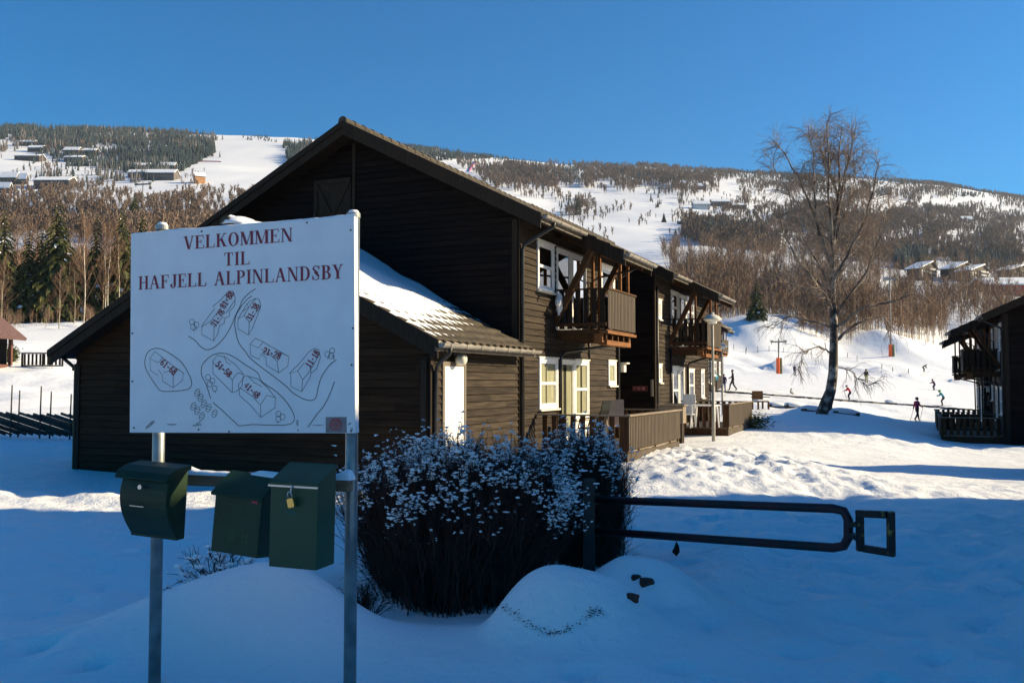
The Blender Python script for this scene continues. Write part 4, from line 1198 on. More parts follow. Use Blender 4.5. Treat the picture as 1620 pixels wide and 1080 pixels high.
# sticker with a red emblem
st = MB(); a = suv(945, 1037); b = suv(1038, 967); st.box(a[0], b[0], -.002, -.0005, a[1], b[1])
sk = st.build('sticker', noisy('sticker_grey', (.20,.17,.17), (.28,.24,.24), 12), board)
st = MB()
def sc(x, y): return suv(x, y)
ZS = ZZ; 
def strip_at(pts, w, z):
    strip(st, pts, w, z=z)
pts = [sc(990+26*math.cos(t)*(1-.12*math.sin(t)), 1000-25*math.sin(t)*(1.0)) for t in [2*math.pi*i/24 for i in range(25)]]
strip_at(pts, .006, -.0035)
strip_at([sc(975,990),(sc(982,982)),sc(990,992),sc(998,982),sc(1006,990),sc(1004,1005),sc(990,1018),sc(976,1005),sc(975,990)], .006, -.0038)
strip_at([sc(980,1003),sc(1000,1000)], .005, -.0041); strip_at([sc(983,994),sc(998,1009)], .005, -.0044)
st.build('emblem', new_mat('emblem_red', (.42,.03,.03), .5), sk, fixn=False)
# worn marks and screw heads
wm = MB()
for (x, y, l, w, rot) in [(160,1000,52,14,-.75),(258,999,44,7,0),(370,1002,40,8,-.15),(375,992,26,6,-.5),(818,993,9,30,0),(912,1004,50,5,.0),(1052,998,14,10,-.6),(1060,1022,11,14,0),(820,1026,9,9,0)]:
    c, s = math.cos(rot), math.sin(rot)
    P4 = []
    for (dx, dy) in ((-.5,-.35),(-.2,-.5),(.35,-.5),(.5,-.1),(.45,.4),(-.1,.5),(-.5,.3)):
        px_, py_ = x+dx*l*c-dy*w*s, y+dx*l*s+dy*w*c
        u, v = suv(px_, py_); P4.append((u, -.0008, v))
    wm.add(P4, [tuple(range(7))])
build_each(wm, 'worn_mark', noisy('worn_paint', (.22,.22,.22), (.5,.5,.5), 60), board)
sh = MB()
for (x, y) in [(78,590),(80,806),(88,1014),(388,127),(863,86),(1061,120),(1068,567),(1062,733),(377,1022),(513,1037-6),(1058,1030)]:
    u, v = suv(x, y); sh.tube([(u, .0, v), (u, -.004, v)], .0055, 8)
build_each(sh, 'screw', M['pipe_dark'], board)
# posts
for px_ in (236.5, 545.5):
    f = (px_-205)/357.0
    s = (f/5.23)/((1-f)/5.71+f/5.23)*SW
    p = MB(); p.tube([(s, .085, -.5), (s, .085, SL.z+HS+.028)], .037, 20)
    po = p.build('post', galv, SIGN, smooth=False)
    po.data.polygons.foreach_set('use_smooth', [len(pp.vertices) == 4 for pp in po.data.polygons])
    p = MB(); p.tube([(s, .085, SL.z+HS+.028), (s, .085, SL.z+HS+.055)], .041, 20); p.build('post_cap', galv, SIGN)
    p = MB(); p.lathe([(0,.022),(.025,.018),(.036,.0)], (s, .085, SL.z+HS+.055), 14); p.build('snow_cap', M['snow_soft'], SIGN, smooth=True)
# timber beam that carries the mailboxes, snow lying on it
BZ = at(400, 761, 5.45).z
p = MB(); p.box(.10, SW-.03, -.03, .035, BZ-.035, BZ+.03); bm_ = p.build('crossbeam', noisy('beam_wood', (.16,.09,.05), (.26,.16,.09), 4, stretch=(.5,8,8), bump=.4), SIGN, bevel=.004)
n = 90; V = []; prof = 9
for i in range(n+1):
    x = .10+(SW-.11)*i/n
    hgt = .022+.03*abs(float(fbm(np.array([x*5.0]), np.array([1.3]), 3)[0]))+ (.03*math.exp(-((x-.42)/.07)**2)) + (.035*math.exp(-((x-SW+.05)/.05)**2))
    if i in (0, n): hgt = .002
    for j in range(prof):
        t = math.pi*j/(prof-1)
        V.append((x, .003-.036*math.cos(t), BZ+.030+hgt*math.sin(t)**.7))
Fs = [(i*prof+j, i*prof+j+1, (i+1)*prof+j+1, (i+1)*prof+j) for i in range(n) for j in range(prof-1)]
p = MB(); p.add(V, Fs); p.build('beam_snow', M['snow_soft'], bm_, smooth=True)
# rim of snow on the board's top edge
V = []; n = 120
for i in range(n+1):
    x = .02+(SW-.02)*i/n; hgt = max(.001, .010+.014*float(fbm(np.array([x*9.0]), np.array([7.7]), 3)[0]) + .010*math.exp(-((x-SW)/.25)**2))
    if x < .25: hgt *= .3
    for j in range(5):
        t = math.pi*j/4; V.append((x, .024-.022*math.cos(t), HS+hgt*math.sin(t)))
p = MB(); p.add(V, [(i*5+j, i*5+j+1, (i+1)*5+j+1, (i+1)*5+j) for i in range(n) for j in range(4)]); p.build('rim_snow', M['snow_soft'], board, smooth=True)

# ------------------------------------------------------------------ mailboxes
green = noisy('green_enamel', (.005,.046,.018), (.009,.062,.025), 5, rough=.42, spec=.4)
green2 = noisy('mid_green_enamel', (.010,.034,.012), (.014,.045,.018), 5, rough=.5, spec=.35)
dgreen = noisy('dark_green_plastic', (.006,.022,.009), (.014,.036,.012), 4, rough=.5, spec=.35)
brass = new_mat('brass', (.65,.42,.12), .3, .9)
steel = new_mat('bright_steel', (.5,.5,.48), .3, .8)
def mbox(name, pl, pr, ytop, D, label, roll=0):
    P = at(pl, ytop, D) + Vector((-math.sin(yaw), math.cos(yaw), 0))*.19
    r = empty(name, P, yaw, label, 'mailbox', 'green mailboxes on the beam under the sign')
    r.rotation_euler = (0, R(roll), yaw); r.scale = (.95, .95, .97)
    return r
# profile (y, z): y negative = towards the camera
def shell(r, W, prof, mat, name, x0=0, bevel=.006, mi=0):
    m = MB(); m.prism(prof, 'x', x0, x0+W); return m.build(name, mat, r, bevel=bevel)
k5 = 5.15
m1 = mbox('mailbox', 190, 285, 735, 5.30, 'dark green mailbox with curved front and round lock, leftmost on the beam', roll=3.0)
W = .345
arc = [(-.155-.05*math.sin(math.pi*f*.9+.25)+.085*f*f, -.055-.365*f) for f in [i/10 for i in range(11)]]
shell(r=m1, W=W, prof=[(0.0,-.02)]+[(-.14,-.03)]+arc+[(-.075,-.435),(0,-.435)], mat=dgreen, name='body', bevel=.012)
shell(m1, W+.04, [(.004,.012),(-.12,.0),(-.20,-.03),(-.225,-.07),(-.205,-.078),(-.17,-.045),(.004,-.018)], dgreen, 'lid', x0=-.02, bevel=.006)
p = MB(); p.tube([(.17,-.203,-.115),(.17,-.222,-.115)], .014, 14); p.build('lock', steel, m1)
p = MB(); p.box(.10, .20, -.215, -.206, -.232, -.228); p.build('name_slot', steel, m1)
m2 = mbox('mailbox', 338, 430, 752, 5.28, 'tilted mid green mailbox with faded yellow writing, in the middle of the beam', roll=5.0)
W = .33
shell(m2, W, [(0,.0),(-.10,-.06),(-.165,-.095),(-.165,-.45),(0,-.47)], green2, 'body')
shell(m2, W+.03, [(.004,.015),(-.11,-.045),(-.195,-.10),(-.190,-.116),(-.10,-.065),(.004,-.004)], green2, 'lid', x0=-.015, bevel=.003)
p = MB(); p.box(.262, .302, -.169, -.166, -.135, -.105); p.build('red_label', new_mat('label_red', (.5,.02,.05), .5), m2)
wr = MB(); rr_ = random.Random(5)
for row, (z, x0, x1) in enumerate([(-.165,.05,.27),(-.225,.06,.25),(-.30,.07,.23)]):
    x = x0
    while x < x1:
        pts = []
        for i in range(6): pts.append((x+i*.007, z+rr_.uniform(-.012,.012)))
        b0 = len(wr.v)
        strip(wr, pts, .0022, z=-.1668); x += .05+rr_.uniform(0,.02)
def conv2(x, y): return (x, y)
for s_, cx in (('57', .14),('16', .235)):
    t = MB(); digits(t, s_, cx, .345, 0, .045, lambda x, y: (x, -y), w=.004)
    b0 = len(wr.v)
    for v in t.v: wr.v.append((v[0], -.1672+(v[1]-ZZ)*.3, v[2]))
    for f in t.f: wr.f.append(tuple(b0+i for i in f)); wr.m.append(0)
wr.build('handwriting', new_mat('faded_yellow', (.10,.13,.03), .7), m2, fixn=False)
m3 = mbox('mailbox', 430, 520, 741, 5.02, 'large square green mailbox with steel bar and brass padlock, rightmost on the beam', roll=1.0)
W = .308
shell(m3, W, [(.0,.005),(-.16,-.062),(-.205,-.082),(-.205,-.545),(0,-.545)], green, 'body', bevel=.004)
shell(m3, W+.016, [(.004,.022),(-.17,-.052),(-.215,-.072),(-.215,-.088),(-.16,-.062),(.004,.008)], green, 'lid', x0=-.008, bevel=.002)
p = MB(); p.box(-.008, W+.006, -.222, -.2155, -.096, -.086); p.build('steel_bar', steel, m3)
p = MB(); p.tube([(.152,-.222,-.085),(.152,-.235,-.10),(.150,-.235,-.125)], .004, 8); hs = p.build('hasp', steel, m3)
pad = empty('padlock', (0,0,0)); pad.parent = None
p = MB(); p.prism([(-.017,-.052),(.017,-.052),(.02,-.045),(.02,-.008),(.015,-.0),(-.015,-.0),(-.02,-.008),(-.02,-.045)], 'y', -.009, .009); p.build('lock_body', brass, pad, bevel=.002)
p = MB(); p.tube([(-.012,0,-.002),(-.012,0,.02),(-.008,0,.031),(0,0,.035),(.008,0,.031),(.012,0,.02),(.012,0,-.002)], .0035, 8); p.build('shackle', steel, pad, smooth=True)
bpy.context.view_layer.update()
pad.location = m3.matrix_world @ Vector((.150, -.240, -.152)); pad.rotation_euler = (0, R(-14), yaw)
tag(pad, 'small brass padlock hanging on the bar of the large mailbox', 'padlock')
fl = MB()
for (x0, x1, z) in [(.10,.16,-.165),(.095,.17,-.178),(.11,.15,-.222),(.09,.18,-.234),(.10,.17,-.243)]: fl.box(x0, x1, -.2065, -.2052, z-.003, z+.003)
fl.build('embossed_label', noisy('label_print', (.02,.08,.065), (.03,.10,.08), 80), m3)

# number on the wall plate of the house
t = MB(); digits(t, '< 71-78', 0, 0, 0, .085, lambda x, y: (x, -y), w=.016)
pn = t.build('plate_number', new_mat('plate_print', (.6,.25,.22), .5), PLATE, fixn=False)
pn.location = (-.48, 11.032, 1.71)

# ------------------------------------------------------------------ road barrier
def barrier():
    A = at(932, 893, 9.0); B_ = at(1345, 832, 7.15)
    root = empty('road_barrier', (A.x, A.y, A.z-.25), 0, 'low swing barrier of bent dark tube with red bands across the snowy path', 'barrier')
    O = root.location
    nt_mat = new_mat('barrier_paint', (.012,.008,.010), .6); nt = nt_mat.node_tree
    tc = nt.nodes.new('ShaderNodeTexCoord'); sx = nt.nodes.new('ShaderNodeSeparateXYZ'); nt.links.new(tc.outputs['Object'], sx.inputs[0])
    m1_ = nt.nodes.new('ShaderNodeMath'); m1_.operation = 'MULTIPLY'; m1_.inputs[1].default_value = 2.1; nt.links.new(sx.outputs[0], m1_.inputs[0])
    fr = nt.nodes.new('ShaderNodeMath'); fr.operation = 'FRACT'; nt.links.new(m1_.outputs[0], fr.inputs[0])
    gt = nt.nodes.new('ShaderNodeMath'); gt.operation = 'GREATER_THAN'; gt.inputs[1].default_value = .5; nt.links.new(fr.outputs[0], gt.inputs[0])
    mx = nt.nodes.new('ShaderNodeMix'); mx.data_type = 'RGBA'; mx.inputs['A'].default_value = (.005,.004,.007,1); mx.inputs['B'].default_value = (.030,.004,.007,1)
    nt.links.new(gt.outputs[0], mx.inputs['Factor']); nt.links.new(mx.outputs['Result'], nt.nodes['Principled BSDF'].inputs['Base Color'])
    T0 = at(945, 790, 8.93)-O; T1 = at(1318, 804, 7.23)-O; L1 = at(1318, 866, 7.23)-O; L0 = at(945, 840, 8.93)-O
    R1 = at(1342, 822, 7.12)-O; R2 = at(1342, 850, 7.12)-O
    c1 = at(1335, 808, 7.15)-O; c2 = at(1335, 863, 7.15)-O
    p = MB(); p.tube([T0, T0.lerp(T1, .5), T1, c1, R1, R2, c2, L1, L1.lerp(L0, .5), L0], .036, 12)
    p.build('swing_arm', nt_mat, root, smooth=True)
    p = MB(); X, Y = A.x-O.x, A.y-O.y; p.box(X-.055, X+.055, Y-.055, Y+.055, -.3, at(932, 757, 9).z-O.z); p.build('hinge_post', M['pipe_dark'], root, bevel=.006)
    p = MB(); p.box(X+.05, X+.11, Y-.04, Y+.04, T0.z-.05, T0.z+.05); p.box(X+.05, X+.11, Y-.04, Y+.04, L0.z-.05, L0.z+.05); build_each(p, 'hinge', M['pipe_dark'], root)
    ym = noisy('chipped_yellow', (.010,.008,.008), (.22,.16,.03), 9, lo=.58, hi=.62, rough=.6)
    a = at(1360, 812, 7.0)-O; b = at(1409, 814, 6.85)-O; c = at(1410, 874, 6.85)-O; d = at(1361, 866, 7.0)-O
    p = MB()
    for q1, q2 in ((a, b), (b, c), (c, d), (d, a)):
        e = (q2-q1).normalized()*.026
        p.beam(q1-e*.98, q2-e*1.02, .05, .052, up=(0,0,1) if abs((q2-q1).normalized().z) < .7 else (0,1,0))
    for pc in build_each(p, 'catch_frame', ym, root, bevel=.003): pass
    p = MB(); p.beam(R1.lerp(R2,.3), a.lerp(d,.3), .04, .04); p.beam(R1.lerp(R2,.75), a.lerp(d,.75), .04, .04); build_each(p, 'connector', M['pipe_dark'], root)
barrier()
# ------------------------------------------------------------------ plants
def tubes_np(P, Rd, sides=3):
    """P (N,K,3) polylines, Rd (N,K) radii -> verts, quads"""
    P = np.asarray(P, float); N, K, _ = P.shape
    d = np.gradient(P, axis=1); d /= np.linalg.norm(d, axis=2, keepdims=True)+1e-9
    up = np.zeros_like(d); up[..., 2] = 1; m = np.abs(d[..., 2]) > .95; up[m] = (1, 0, 0)
    a = np.cross(d, up); a /= np.linalg.norm(a, axis=2, keepdims=True)+1e-9
    b = np.cross(d, a)
    V = []
    for k in range(sides):
        t = 2*math.pi*k/sides
        V.append(P+(a*math.cos(t)+b*math.sin(t))*Rd[..., None])
    V = np.stack(V, 2)          # N,K,S,3
    idx = np.arange(N*K*sides).reshape(N, K, sides)
    A = idx[:, :-1]; B = idx[:, 1:]
    A2 = np.roll(A, -1, 2); B2 = np.roll(B, -1, 2)
    Fq = np.stack([A, A2, B2, B], -1).reshape(-1, 4)
    return V.reshape(-1, 3), Fq
def join(parts):
    V = []; Fs = []; o = 0
    for v, f in parts:
        V.append(v); Fs.append(f+o); o += len(v)
    return np.concatenate(V), np.concatenate(Fs)
def shoots(rng, base, dirs, length, K, r0, r1, curve=0.0, jitter=0.03, droop=None):
    """grow N polylines from base (N,3) along dirs (N,3)"""
    N = len(base); L = np.broadcast_to(length, (N,))
    d = dirs/(np.linalg.norm(dirs, axis=1, keepdims=True)+1e-9)
    P = np.zeros((N, K, 3)); P[:, 0] = base
    dr = np.zeros(N)+curve if droop is None else droop
    for k in range(1, K):
        d = d + rng.normal(0, jitter, (N, 3)); d[:, 2] += dr/(K-1)
        d /= np.linalg.norm(d, axis=1, keepdims=True)+1e-9
        P[:, k] = P[:, k-1]+d*(L/(K-1))[:, None]
    Rd = np.linspace(0, 1, K)[None, :]*(np.broadcast_to(r1, (N,))-np.broadcast_to(r0, (N,)))[:, None]+np.broadcast_to(r0, (N,))[:, None]
    return P, Rd
def along(rng, P, n, lo=.25, hi=1.0):
    """n random points on each polyline -> points, tangents, index, parameter"""
    N, K, _ = P.shape
    t = rng.uniform(lo, hi, (N, n))*(K-1); i = np.minimum(t.astype(int), K-2); f = (t-i)[..., None]
    ar = np.arange(N)[:, None]
    A = P[ar, i]; B = P[ar, i+1]
    return (A*(1-f)+B*f).reshape(-1, 3), (B-A).reshape(-1, 3), np.repeat(np.arange(N), n), (t/(K-1)).ravel()
def spread(rng, tang, ang, up=0.0):
    """directions turned by about ang (rad) away from tangents, in random planes"""
    N = len(tang); t = tang/(np.linalg.norm(tang, axis=1, keepdims=True)+1e-9)
    r = rng.normal(0, 1, (N, 3)); r -= t*(r*t).sum(1, keepdims=True); r /= np.linalg.norm(r, axis=1, keepdims=True)+1e-9
    a = np.broadcast_to(ang, (N,))[:, None]
    d = t*np.cos(a)+r*np.sin(a); d[:, 2] += up
    return d
# blob template (12 vertex icosahedron)
_g = (1+5**.5)/2
ICO = np.array([(-1,_g,0),(1,_g,0),(-1,-_g,0),(1,-_g,0),(0,-1,_g),(0,1,_g),(0,-1,-_g),(0,1,-_g),(_g,0,-1),(_g,0,1),(-_g,0,-1),(-_g,0,1)])/math.sqrt(1+_g*_g)
ICF = np.array([(0,11,5),(0,5,1),(0,1,7),(0,7,10),(0,10,11),(1,5,9),(5,11,4),(11,10,2),(10,7,6),(7,1,8),(3,9,4),(3,4,2),(3,2,6),(3,6,8),(3,8,9),(4,9,5),(2,4,11),(6,2,10),(8,6,7),(9,8,1)])
def blobs(rng, C, r, flat=.6):
    N = len(C); r = np.broadcast_to(r, (N,))
    S = rng.uniform(.7, 1.35, (N, 1, 3))*r[:, None, None]; S[..., 2] *= flat
    el = rng.random(N) < .5; S[el, :, 0] *= 1.7
    V = ICO[None]*S*rng.uniform(.8, 1.2, (N, 12, 1))+C[:, None]
    Fq = (ICF[None]+(np.arange(N)*12)[:, None, None]).reshape(-1, 3)
    return V.reshape(-1, 3), Fq
def replicate(T, F_, pos, scale, rot, zs=None):
    """copy template T (n,3) to every pos"""
    N = len(pos); n = len(T)
    c, s = np.cos(rot)[:, None], np.sin(rot)[:, None]
    sc = scale[:, None]; zz = (zs if zs is not None else scale)[:, None]
    X = (T[None, :, 0]*c-T[None, :, 1]*s)*sc+pos[:, 0:1]
    Y = (T[None, :, 0]*s+T[None, :, 1]*c)*sc+pos[:, 1:2]
    Z = T[None, :, 2]*zz+pos[:, 2:3]
    V = np.stack([X, Y, Z], -1).reshape(-1, 3)
    Fq = (F_[None]+(np.arange(N)*n)[:, None, None]).reshape(-1, F_.shape[1])
    return V, Fq

M['twig_bush'] = noisy('bush_twigs', (.040,.017,.013), (.095,.040,.028), 3, rough=.8)
M['bark_dark'] = noisy('dark_bark', (.035,.028,.022), (.09,.07,.055), 12, rough=.9, bump=.6, bscale=25, bdist=.02)
def birch_bark(name, a=(.48,.42,.34), b=(.05,.04,.032), lo=.42, hi=.6, sc=3.0):
    return noisy(name, b, a, sc, rough=.8, stretch=(1,1,.9), lo=lo, hi=hi, bump=.4, bscale=14, bdist=.01)
M['birch_bark'] = birch_bark('birch_bark', (.40,.35,.29), (.045,.035,.027), .47, .64)
M['white_bark'] = noisy('white_bark', (.42,.36,.28), (.66,.58,.46), 2, rough=.7)
M['birch_twig'] = noisy('birch_twigs', (.17,.125,.095), (.32,.24,.18), .6, rough=.85)
M['wood_twig'] = noisy('wood_twigs', (.105,.060,.034), (.21,.125,.075), .05, rough=.85)
M['far_twig'] = noisy('far_twigs', (.12,.080,.056), (.22,.155,.11), .02, rough=.9)
M['pale_trunk'] = noisy('pale_trunks', (.22,.17,.12), (.44,.36,.26), .5, rough=.8)
M['needles'] = noisy('spruce_needles', (.032,.042,.010), (.085,.090,.022), .8, rough=.85)
M['needles_far'] = noisy('frosty_needles', (.022,.038,.036), (.060,.085,.080), .03, rough=.9)
M['needles_grey'] = noisy('frosted_crowns', (.10,.10,.095), (.24,.22,.20), .03, rough=.9)

def bush(name, label, x0, x1, yc, dy, ztop, n, seed, zfront=0.0):
    rng = np.random.default_rng(seed)
    xc = (x0+x1)/2; hx = (x1-x0)/2
    root = empty(name, (xc, yc, gz(xc, yc)), 0, label, 'bush')
    o = np.array(root.location)
    # every shoot ends somewhere on a flat topped envelope
    u = rng.uniform(-1, 1, n); v = rng.uniform(-1, 1, n); k = u*u+v*v < 1; u, v = u[k], v[k]; n = len(u)
    low = rng.random(n) < .30
    rr = np.sqrt(u*u+v*v)
    top = ztop*(1-.30*rr**5)*(1+.22*fbm(u*2.6+seed, v*2.6, 3))
    ez = np.where(low, top*rng.uniform(.10, .95, n), top*rng.uniform(.80, 1.05, n))
    sw = (.74+.30*np.sin(np.clip(ez/ztop, 0, 1)*2.2))*rng.uniform(.86,1.1,n)*(1+.16*fbm(np.arctan2(v,u)*1.7+9, ez*2.2+seed, 3))
    outl = np.where(low, rng.uniform(.7, 1.08, n)/np.maximum(rr, .05), 1.0)
    ztop_ = ztop
    E = np.stack([u*hx*sw*outl*1.02, v*dy*sw*outl, ez], 1)
    B = np.stack([u*hx*.62+rng.normal(0, .07, n), v*dy*.72+rng.normal(0, .06, n), np.zeros(n)-.1], 1)
    K = 7; t = np.linspace(0, 1, K)[None, :, None]
    mid = (B+E)/2; mid[:, 2] *= .95; mid[:, :2] = B[:, :2]*.55+E[:, :2]*.45
    P = B[:, None]*(1-t)**2+2*mid[:, None]*t*(1-t)+E[:, None]*t*t
    P[:, 1:-1] += rng.normal(0, .024, (n, K-2, 3))
    R0 = np.linspace(.0055, .0022, K)[None]*rng.uniform(.8, 1.3, (n, 1))
    parts = [tubes_np(P, R0)]
    pts, tg, idx, tt = along(rng, P, 10, .22, .98)
    d = spread(rng, tg, rng.uniform(.35, .95, len(tg)), .10)
    L = rng.uniform(.08, .30, len(pts))
    Q, Rq = shoots(rng, pts, d, L, 4, .0028, .0014, curve=.25, jitter=.16)
    parts.append(tubes_np(Q, Rq))
    V, Fq = join(parts)
    np_mesh('twigs', V, Fq, M['twig_bush'], parent=root)
    # snow caught among the top shoots
    tips = np.concatenate([P[~low][:, -1], P[~low][:, -2], Q[:, -1], Q[:, 2]])
    uu = tips[:, 0]/hx; vv = tips[:, 1]/dy; r2 = np.sqrt(uu*uu+vv*vv)
    lim = ztop*(1-.30*np.clip(r2, 0, 1.1)**5)
    dens = fbm(tips[:, 0]*5+seed, tips[:, 1]*5+tips[:, 2]*4, 3)
    keep = (tips[:, 2] > lim*(.86+.10*dens)) & (rng.random(len(tips)) < np.clip(.30+4.2*dens+2.0*(tips[:, 2]/lim-.95), .01, 1))
    C = tips[keep]
    stray = tips[(tips[:, 2] > ztop*.4) & (rng.random(len(tips)) < .006)]
    C = np.concatenate([C, stray])
    C = np.concatenate([C+rng.normal(0, .007, C.shape) for _ in range(4)]); C = C[rng.random(len(C)) < .8]
    V, Fq = blobs(rng, C+[0, 0, .006], rng.uniform(.0035, .011, len(C))*np.where(rng.random(len(C)) < .07, 1.9, 1), .55)
    np_mesh('snow', V, Fq, M['snow_soft'], parent=root, smooth=True)
    return root
bush('bare_bush', 'wide dense leafless bush with snow on its top behind the right sign post', -1.54, .52, 8.70, .95, 1.29, 3000, 3)
bush('bare_bush', 'smaller leafless bush with snowy top beside the barrier post, behind the wide one', .30, 1.26, 9.9, .60, 1.33, 950, 4)

def low_shrub(name, label, C, w, h, n, seed, snow=True, lean=0.0, cat='bush', twig=.004):
    rng = np.random.default_rng(seed)
    root = empty(name, C, 0, label, cat)
    B = rng.normal(0, .06, (n, 3))*[w, w*.6, 0]; B[:, 2] = -.03
    d = np.stack([rng.uniform(-1, 1, n)*w*1.2+lean, rng.uniform(-.5, .5, n)*w, rng.uniform(.25, 1, n)*h*1.2], 1)
    P, Rr = shoots(rng, B, d, rng.uniform(.6, 1.0, n)*math.hypot(w, h)*.75, 7, twig*1.5, twig*.7, curve=.15, jitter=.10)
    parts = [tubes_np(P, Rr)]
    pts, tg, _, _ = along(rng, P, 7, .25, 1)
    Q, Rq = shoots(rng, pts, spread(rng, tg, rng.uniform(.4, 1.0, len(tg)), .05), rng.uniform(.05, .16, len(pts)), 4, twig*.8, twig*.45, jitter=.15)
    parts.append(tubes_np(Q, Rq))
    V, Fq = join(parts); np_mesh('twigs', V, Fq, M['twig_bush'], parent=root)
    if snow:
        A = P[:, 2:].reshape(-1, 3); k = rng.random(len(A)) < .6; A = A[k]
        B2 = Q[:, -1][rng.random(len(Q)) < .25]
        V1, F1 = blobs(rng, np.concatenate([A, B2])+[0, 0, .012], np.concatenate([rng.uniform(.012, .034, len(A)), rng.uniform(.006, .014, len(B2))]), .7)
        np_mesh('snow', V1, F1, M['snow_soft'], parent=root, smooth=True)
    return root
p = at(368, 905, 7.6); low_shrub('low_shrub', 'low snow laden shrub behind the mound, below the mailboxes', (p.x, p.y, gz(p.x, p.y)), .52, .60, 56, 21, lean=-.22)
p = at(600, 975, 7.55); low_shrub('dry_grass_clump', 'small dark dry clump of stalks in the hollow right of the steel post', (p.x-.13, p.y, gz(p.x, p.y)-.02), .20, .42, 60, 22, snow=False, cat='plant', twig=.003)

# dead stalks around the mound and the boulder's rough lower edge
def crust():
    rng = np.random.default_rng(8); C = []
    path = [(790,955),(806,966),(822,978),(840,990),(860,1002),(880,1003),(900,996),(918,984),(932,970),(942,966),(950,972)]
    for k in range(620):
        t = rng.uniform(0, len(path)-1.001); i = int(t); f = t-i
        wgt = .25+.75*abs(math.sin(t*2.3+1))
        if rng.random() > wgt: continue
        px = path[i][0]*(1-f)+path[i+1][0]*f+rng.normal(0, 3.5); py = path[i][1]*(1-f)+path[i+1][1]*f+rng.normal(0, 3.0)
        y = np.arange(5.2, 8, .01); x = (px-810)/F*y; zz = ground_z(x, y); kk = int(np.argmax(EYE+ray_z(py)*y < zz))
        C.append((x[kk]+rng.normal(0,.006), y[kk]+rng.normal(0,.010), zz[kk]+.001))
    C = np.array(C); r = empty('crumbled_snow_crust', C.mean(0), 0, 'dark speckled crust of twigs and crumbs along the foot of the snow covered boulder', 'twigs')
    m = C.mean(0)
    V, Fq = blobs(rng, C-m, rng.uniform(.0015, .0055, len(C)), .6)
    o = np_mesh('crumbs', V, Fq, M['twig_bush'], parent=r); r['kind'] = 'stuff'; o['kind'] = 'stuff'
crust()

def rock(name, label, P, s, mat, seed, cat, rot=0.0):
    rng = np.random.default_rng(seed)
    bm = bmesh.new(); bmesh.ops.create_icosphere(bm, subdivisions=3, radius=1)
    for v in bm.verts:
        n_ = v.co.copy()
        k = 1+.35*float(fbm(np.array([n_.x*1.4+seed]), np.array([n_.y*1.4+n_.z*2.1]), 3)[0])
        for ax in range(3): n_[ax] = max(-.72, min(.72, n_[ax]*k))
        v.co = Vector((n_.x*s[0], n_.y*s[1], n_.z*s[2]))
    me = bpy.data.meshes.new(name); bm.to_mesh(me); bm.free(); me.materials.append(mat)
    o = bpy.data.objects.new(name, me); COL.objects.link(o); o.location = P; o.rotation_euler = (.2, .1, rot)
    return tag(o, label, cat)
redstone = noisy('red_brick_stone', (.055,.018,.012), (.12,.045,.03), 20, rough=.85, bump=.5)
def onground(px, py):
    """first point of the ground under a photo pixel"""
    ys = np.concatenate([np.arange(4, 20, .02), np.arange(20, 260, .25), np.arange(260, 2400, 4)]); xs = (px-810)/F*ys
    zz = ground_z(xs, ys); row = EYE+ray_z(py)*ys
    k = int(np.argmax(row < zz)); return Vector((xs[k], ys[k], zz[k]))
for px, py, s, lb in [(1005,913,.065,'small dark red stone poking from the snow, nearest the barrier post'), (1022,922,.095,'largest of the dark red stones poking from the snow by the barrier post'), (998,948,.085,'lowest dark red stone poking from the snow beside the boulder')]:
    q_ = onground(px, py+6); rock('buried_stone', lb, q_+Vector((0, .03, .015)), (s*.8, s*.5, s*.5), redstone, int(px), 'stone', .3)['group'] = 'red stones poking from the snow'
q_ = onground(1068, 880); lf = MB()
lf.add([(0,0,0),(.035,.0,.05),(.028,.005,.11),(.0,.01,.16),(-.02,.005,.10),(-.05,.0,.045)], [(0,1,2,3,4,5)]); lf.add([(0,.012,0),(.035,.012,.05),(.028,.017,.11),(.0,.02,.16),(-.02,.017,.10),(-.05,.012,.045)], [(5,4,3,2,1,0)])
lf.tube([(0,0,-.05),(0,.006,.05),(.0,.012,.20)], .004, 5)
o = lf.build('dry_leaf', M['dark_wood']); o.location = q_; tag(o, 'dark pointed dry leaf standing in the snow below the barrier', 'leaf')

